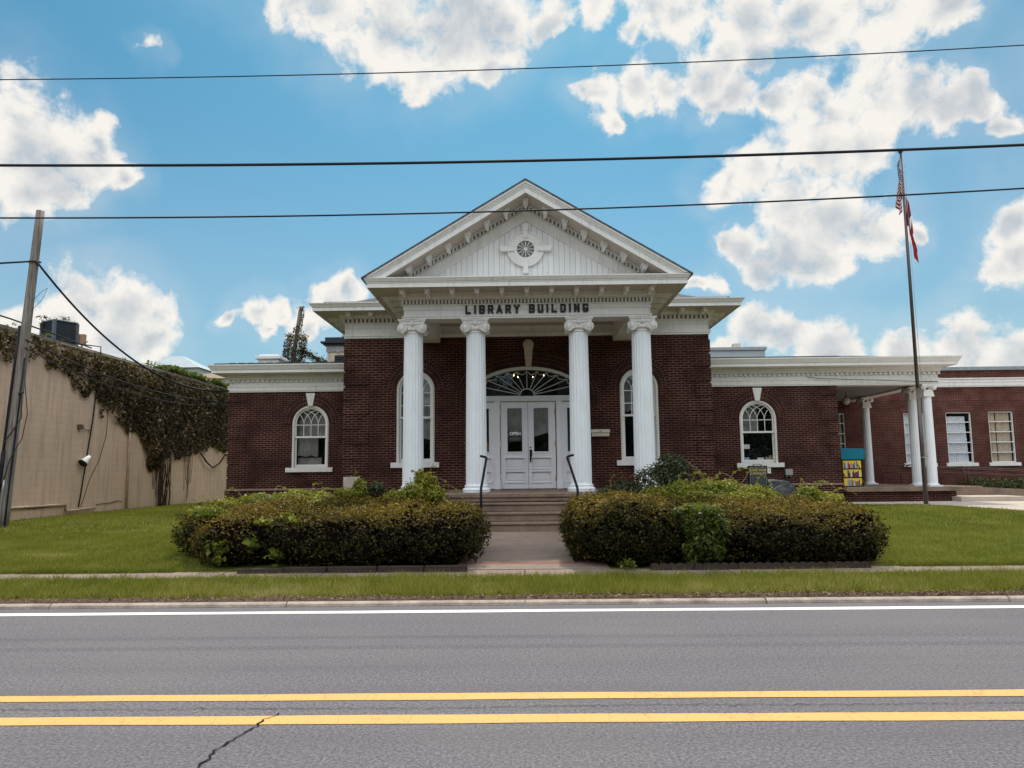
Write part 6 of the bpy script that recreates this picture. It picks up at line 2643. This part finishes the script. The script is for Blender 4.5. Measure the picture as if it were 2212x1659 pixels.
N = np.stack([np.full(n, .8), -.25+.5*rng.normal(size=n), .25+.5*rng.normal(size=n)], 1)
tint = .38+.22*vnoise(P, 1.8, 4)+.24*rng.normal(size=n)
leaves('foliage', M['ivy_leaf'], vt, P, N, rng.uniform(.08, .15, n), .8, tint)
# over the roof edge, where it catches the sun
n = 7000
y = np.concatenate([rng.uniform(19, 39, 1500), rng.uniform(29, 39, 5500)])
x = BX-.15+rng.normal(size=n)*.18
P = np.stack([x, y, BZ+.12+.16*rng.random(n)+.12*np.clip(vnoise(np.stack([x*0, y, x*0], 1), 2.5, 3), 0, 1)*(y > 26)], 1)
N = rng.normal(size=(n, 3))*.5+np.array([.2, 0, .8])
kp = (y > 28) | (vnoise(P, 3., 1) > .35)
leaves('roof_edge_foliage', M['vine_leaf'], vt, P[kp], N[kp], rng.uniform(.06, .12, kp.sum()), .75, (.10+.25*rng.random(kp.sum())))
mb = MB()
for k in range(9):
    yb = 29.2+random.uniform(-.45, .5)
    pts = [Vector((BX+.06+random.uniform(0, .08), yb, .42))]
    yy = yb
    for q in range(1, 9):
        yy += random.uniform(-.08, .10)
        pts.append(Vector((BX+.06+random.uniform(0, .08), yy, .42+q*.30)))
    mb.tube(pts, [.032-.0022*q for q in range(9)], 6)
for k in range(26):
    s = Vector((BX+.07, 29.4+random.uniform(-.4, .6), random.uniform(2.2, 3.3)))
    d = -1 if k % 2 else 1
    ln = random.uniform(2.5, 7.5) if d < 0 else random.uniform(2, 6)
    e = s+Vector((.04, d*ln, random.uniform(.3, 2.0)))
    e.z = min(max(e.z, float(np.interp(e.y, ly, lz))+.25), BZ-.2)
    if s.z < float(np.interp(s.y, ly, lz))-.4:
        s.z = float(np.interp(s.y, ly, lz))
    pts = [s.lerp(e, f/8)+Vector((random.uniform(-.02, .05), 0, random.uniform(-.09, .09)+.25*math.sin(math.pi*f/8))) for f in range(9)]
    mb.tube(pts, [.035-.003*q for q in range(9)], 5)
for k in range(30):
    yb = random.choice([28.6, 29.0, 29.8, 31.2, 31.5])+random.uniform(-.2, .2)
    mb.tube([(BX+.02, yb, random.uniform(.5, 1.5)), (BX+.03, yb+random.uniform(-.1, .1), 2.0), (BX+.03, yb+random.uniform(-.15, .15), 3.0)], .008, 4)
mb.tube([(BX+.1, 32.4, 2.6), (BX+.15, 33, 2.2), (BX+.15, 33.6, 2.0), (BX+.12, 34.4, 2.2), (BX+.12, 35, 2.6), (BX+.1, 36.5, 2.5)], .035, 6)
mb.build('stems', M['bark'], vt)
# twigs over the condenser
bush('roof_vine', 'bare twiggy vine straggling over the roof condenser', 'vine', [(-15.5, 24.0, BZ+.95, .18, .3), (-15.4, 23.9, BZ+1.15, .4, .10), (-14.8, 24.0, BZ+1.12, .4, .08), (-15.6, 24.1, BZ+.5, .12, .4), (-14.4, 23.9, BZ+.7, .1, .3)], 420, M['ivy_leaf'], (.05, .08), .35, shell=.45, stems=False)
# vine clad stump of a pole behind the left wing
t = thing('dead_pole', 'leaning bare pole wrapped in vines behind the left wing roof', 'pole', (-11.0, 36, .5))
mb = MB()
mb.tube([(-11.35, 36, .4), (-11.0, 36, 7.4), (-10.72, 36, 9.55), (-10.66, 36, 9.75)], [.13, .11, .10, .09], 10)
mb.build('shaft', M['wood'], t)
n = 3200
z = np.concatenate([6.6+1.75*rng.random(2700)**1.2, 8.3+1.45*rng.random(500)])
a = rng.uniform(0, 6.28, n)
rad = np.where(z < 8.45, .28+.28*rng.random(n), .15+.05*rng.random(n))
P = np.stack([-11.0+.13*(z-7.4)+rad*np.cos(a), 36+rad*np.sin(a), z], 1)
kp = (z < 8.4) | (vnoise(P, 3., 2) > .3)
P, n = P[kp], kp.sum()
leaves('foliage', M['ivy_leaf'], t, P, rng.normal(size=(n, 3)), rng.uniform(.07, .12, n), .6, .45+.2*rng.normal(size=n))
mb = MB()
mb.tube([(-10.8, 35.9, 7.6), (-10.2, 35.9, 7.45), (-9.7, 35.9, 7.05), (-9.2, 35.9, 6.8)], .05, 6)
mb.build('branch', M['bark'], t)
n = 700
f = rng.random(n)
P = np.stack([-10.6+1.4*f, 35.9+.1*rng.normal(size=n), 7.55-.75*f+.12*rng.normal(size=n)], 1)
leaves('branch_foliage', M['ivy_leaf'], t, P, rng.normal(size=(n, 3)), rng.uniform(.07, .12, n), .6, .35+.2*rng.normal(size=n))
mb = MB()
mb.tube([(-11.05, 35.8, 7.9), (-12.2, 35.6, 6.0)], .03, 6)
mb.build('guy_pipe', M['ac_post'], t)

# ---- grass
def grass(name, x, y, z, h, w, tint, lean=.45):
    n = len(x)
    a = rng.uniform(0, 6.283, n)
    la = rng.uniform(0, 6.283, n)
    lx, ly = lean*h*rng.random(n)*np.cos(la), lean*h*rng.random(n)*np.sin(la)
    v = np.empty((n, 3, 3))
    b = np.stack([x, y, z-.01], 1)
    s = np.stack([np.cos(a)*w, np.sin(a)*w, 0*w], 1)
    v[:, 0] = b-s
    v[:, 1] = b+s
    v[:, 2] = b+np.stack([lx, ly, h+.01], 1)
    o = raw(name, v.reshape(-1, 3), 3, np.repeat(tint, 3), M['grass'], None, (0, 0, 0), 'stuff')
    return o


def scatter(n, x0, x1, y0, y1, ok=None):
    x = rng.uniform(x0, x1, n)
    y = rng.uniform(y0, y1, n)
    if ok is not None:
        k = ok(x, y)
        x, y = x[k], y[k]
    return x, y, gz(x, y)


def gtint(x, y, extra=0.):
    p = np.stack([x, y, x*0], 1)
    dry = np.clip(vnoise(p, 1.3, 12)+.6*vnoise(p, 4.7, 13)-.75, 0, 1)
    return .42+.55*dry+.16*vnoise(p, .9, 2)+.16*vnoise(p, 3.3, 5)+.10*vnoise(p, 12., 6)+.22*rng.normal(size=len(x))+extra


# verge between kerb and sidewalk
x, y, z = scatter(170000, -13, 13, 9.98, 11.18)
p_ = np.stack([x, y, x*0], 1)
edge = 10.08+.05*vnoise(p_, 2.1, 3)+.03*vnoise(p_, 6., 4)
k = (y > edge) | (rng.random(len(x)) < .04)
x, y, z = x[k], y[k], z[k]
h = rng.uniform(.03, .11, len(x))*(1+.3*vnoise(np.stack([x, y, x*0], 1), 2.5, 1)+.35*vnoise(np.stack([x, y, x*0], 1), 14., 4))
grass('verge_grass', x, y, z, h, rng.uniform(.0025, .0055, len(x)), gtint(x, y, .10), 1.1)
x, y, z = scatter(1500, -13, 13, 11.0, 11.24)
grass('seed_grass', x, y, z, rng.uniform(.08, .15, len(x)), np.full(len(x), .0025), gtint(x, y, .4), .7)
# lawns
inhedge = lambda x, y: (footL(np.stack([x, y, x*0], 1)) < 0) | (footR1(np.stack([x, y, x*0], 1)) < 0) | (footR2(np.stack([x, y, x*0], 1)) < 0)


def lawn_ok(x, y):
    k = ~inhedge(x, y)
    k &= ~((x > -1.1) & (x < 1.33) & (y < 17))
    k &= ~((x > -3.3) & (x < 3.6) & (y > 16.8))
    k &= ~((x > ML-.1) & (x < MR+.1) & (y > YM-.1))
    k &= ~((x > LX-.1) & (x < 14) & (y > YW-.25))
    k &= x > BX+.02
    # driveway
    px = np.interp(y, [11.6, 15, 18.5, 20.2, 21.3, 22.35, 22.8, 24.35], [13.1, 13.0, 12.7, 12.3, 11.9, 11.3, 9.6, 8.9])
    k &= ~((x > px+.03) & (y < 24.5))
    return k


for (n, x0, x1, y0, y1, ha, hb, wa) in ((150000, -13.9, -4.8, 11.63, 17, .03, .065, .0035), (60000, -13.9, -4.8, 17, 31, .035, .075, .007),
                                        (90000, 5.2, 13, 11.63, 17, .03, .065, .0035), (45000, 5.2, 12.6, 17, 24.4, .035, .07, .006), (16000, -5, 5.5, 12.3, 20.7, .03, .06, .005)):
    x, y, z = scatter(n, x0, x1, y0, y1, lawn_ok)
    grass('lawn_grass', x, y, z, rng.uniform(ha, hb, len(x)), rng.uniform(.7, 1.3, len(x))*wa, gtint(x, y, -.02), .9)
for n, x0, x1, y0, y1 in ((9000, -13.9, -5.4, 11.7, 20), (6000, 5.6, 12.5, 11.7, 20), (5000, -12, 12, 10.15, 11.1)):
    x, y, z = scatter(n, x0, x1, y0, y1, lawn_ok if y1 > 12 else None)
    k = vnoise(np.stack([x, y, x*0], 1), 2.3, 21)+.5*vnoise(np.stack([x, y, x*0], 1), 6.3, 22) > .35
    x, y, z = x[k], y[k], z[k]
    P = np.stack([x, y, z+rng.uniform(.035, .075, len(x))], 1)
    leaves('lawn_weed', M['grass'], None, P, rng.normal(size=P.shape)*.4+np.array([0, 0, 1]), rng.uniform(.02, .045, len(x)), .6, rng.uniform(.0, .45, len(x)), kind='stuff')
# ragged overhang along the back edge of the sidewalk
for a, b in ((-13.9, -5.3), (5.6, 13)):
    x, y, z = scatter(int(1600*(b-a)), a, b, 11.6, 11.74)
    grass('edge_grass', x, y, z+.0, rng.uniform(.05, .11, len(x)), rng.uniform(.003, .005, len(x)), gtint(x, y, -.12), 1.1)
# dead leaves along the kerb
n = 9000
x = rng.uniform(-13, 13, n)
y = 9.88+np.abs(rng.normal(size=n))*.10
k = (y < 10.25) & (rng.random(n) < np.clip(.55+.3*x/6, .25, 1))
x, y = x[k], y[k]
n = len(x)
P = np.stack([x, y, gz(x, y)+.012+.02*rng.random(n)], 1)
leaves('leaf_litter', M['litter'], None, P, rng.normal(size=(n, 3))*.45+np.array([0, 0, 1]), rng.uniform(.02, .06, n), .35, rng.random(n)*.9, kind='stuff')
mb = MB()
x = np.linspace(-40, 40, 161)
i0 = [mb.vert(q, 9.86, float(gz(q, 9.87))+.006) for q in x]
i1 = [mb.vert(q, 10.10+.04*math.sin(q*2.1)+.03*math.sin(q*5.3), float(gz(q, 10.10))+.006) for q in x]
for k in range(160):
    mb.face((i0[k], i0[k+1], i1[k+1], i1[k]))
tag(mb.build('bare_earth', M['earth']), kind='structure')

# ---- the wood across the street, which the window panes reflect
n = 26000
x = rng.uniform(-60, 60, n)
y = -26-9*rng.random(n)
hh = 10.5+2.6*np.sin(x*.31+1)+1.8*np.sin(x*.83)+1.2*np.sin(x*1.9+2)
z = .3+hh*rng.random(n)**.85
P = np.stack([x, y, z], 1)
P += .5*rng.normal(size=P.shape)
leaves('woodland', M['dark_leaf'], None, P, rng.normal(size=P.shape), rng.uniform(.6, 1.2, n), .7, .5+.25*rng.normal(size=n), kind='stuff')

# ---- small things on show inside the right wing window
wy = YW+.2
for k, (x, w, h, m, lab) in enumerate(((7.10, .10, .09, 'grey', 'small grey book leaning at the left end of the right wing window'), (7.24, .15, .16, 'sky', 'light blue book standing in the right wing window'),
                                       (7.68, .20, .15, 'white', 'wide white book standing in the middle of the right wing window'), (7.90, .13, .17, 'grey', 'grey book standing right of the white one in the right wing window'),
                                       (8.03, .13, .22, 'tan', 'tall tan book at the right end of the right wing window'))):
    mb = MB()
    x0 = x
    M4 = Matrix.Translation((x0, wy, z0_wing+.02)) @ Matrix.Rotation(R(-12), 4, 'X')
    mb.box(-w/2, w/2, -.012, .012, 0, h, M4=M4)
    mb.box(-w/2+.004, w/2, -.009, .009, .004, h-.004, m=1, M4=M4 @ Matrix.Translation((.003, 0, 0)))
    tag(mb.build('display_book', [M['book_'+m], M['book_white']], None, at=(x0, wy, z0_wing)), lab, 'book', 'books on show in the right wing window')
mb = MB()
mb.box(7.11, 7.32, YW+.128, YW+.132, 2.33, 2.47)
tag(mb.build('window_card', M['book_white'], None, at=(7.2, YW+.13, 2.33)), 'pale paper card stuck inside the right wing window', 'card')
mb = MB()
mb.box(7.05, 8.13, YW+.151, YW+.4, z0_wing-.03, z0_wing+.015)
LB(mb, 'window_ledge', M['dark'])
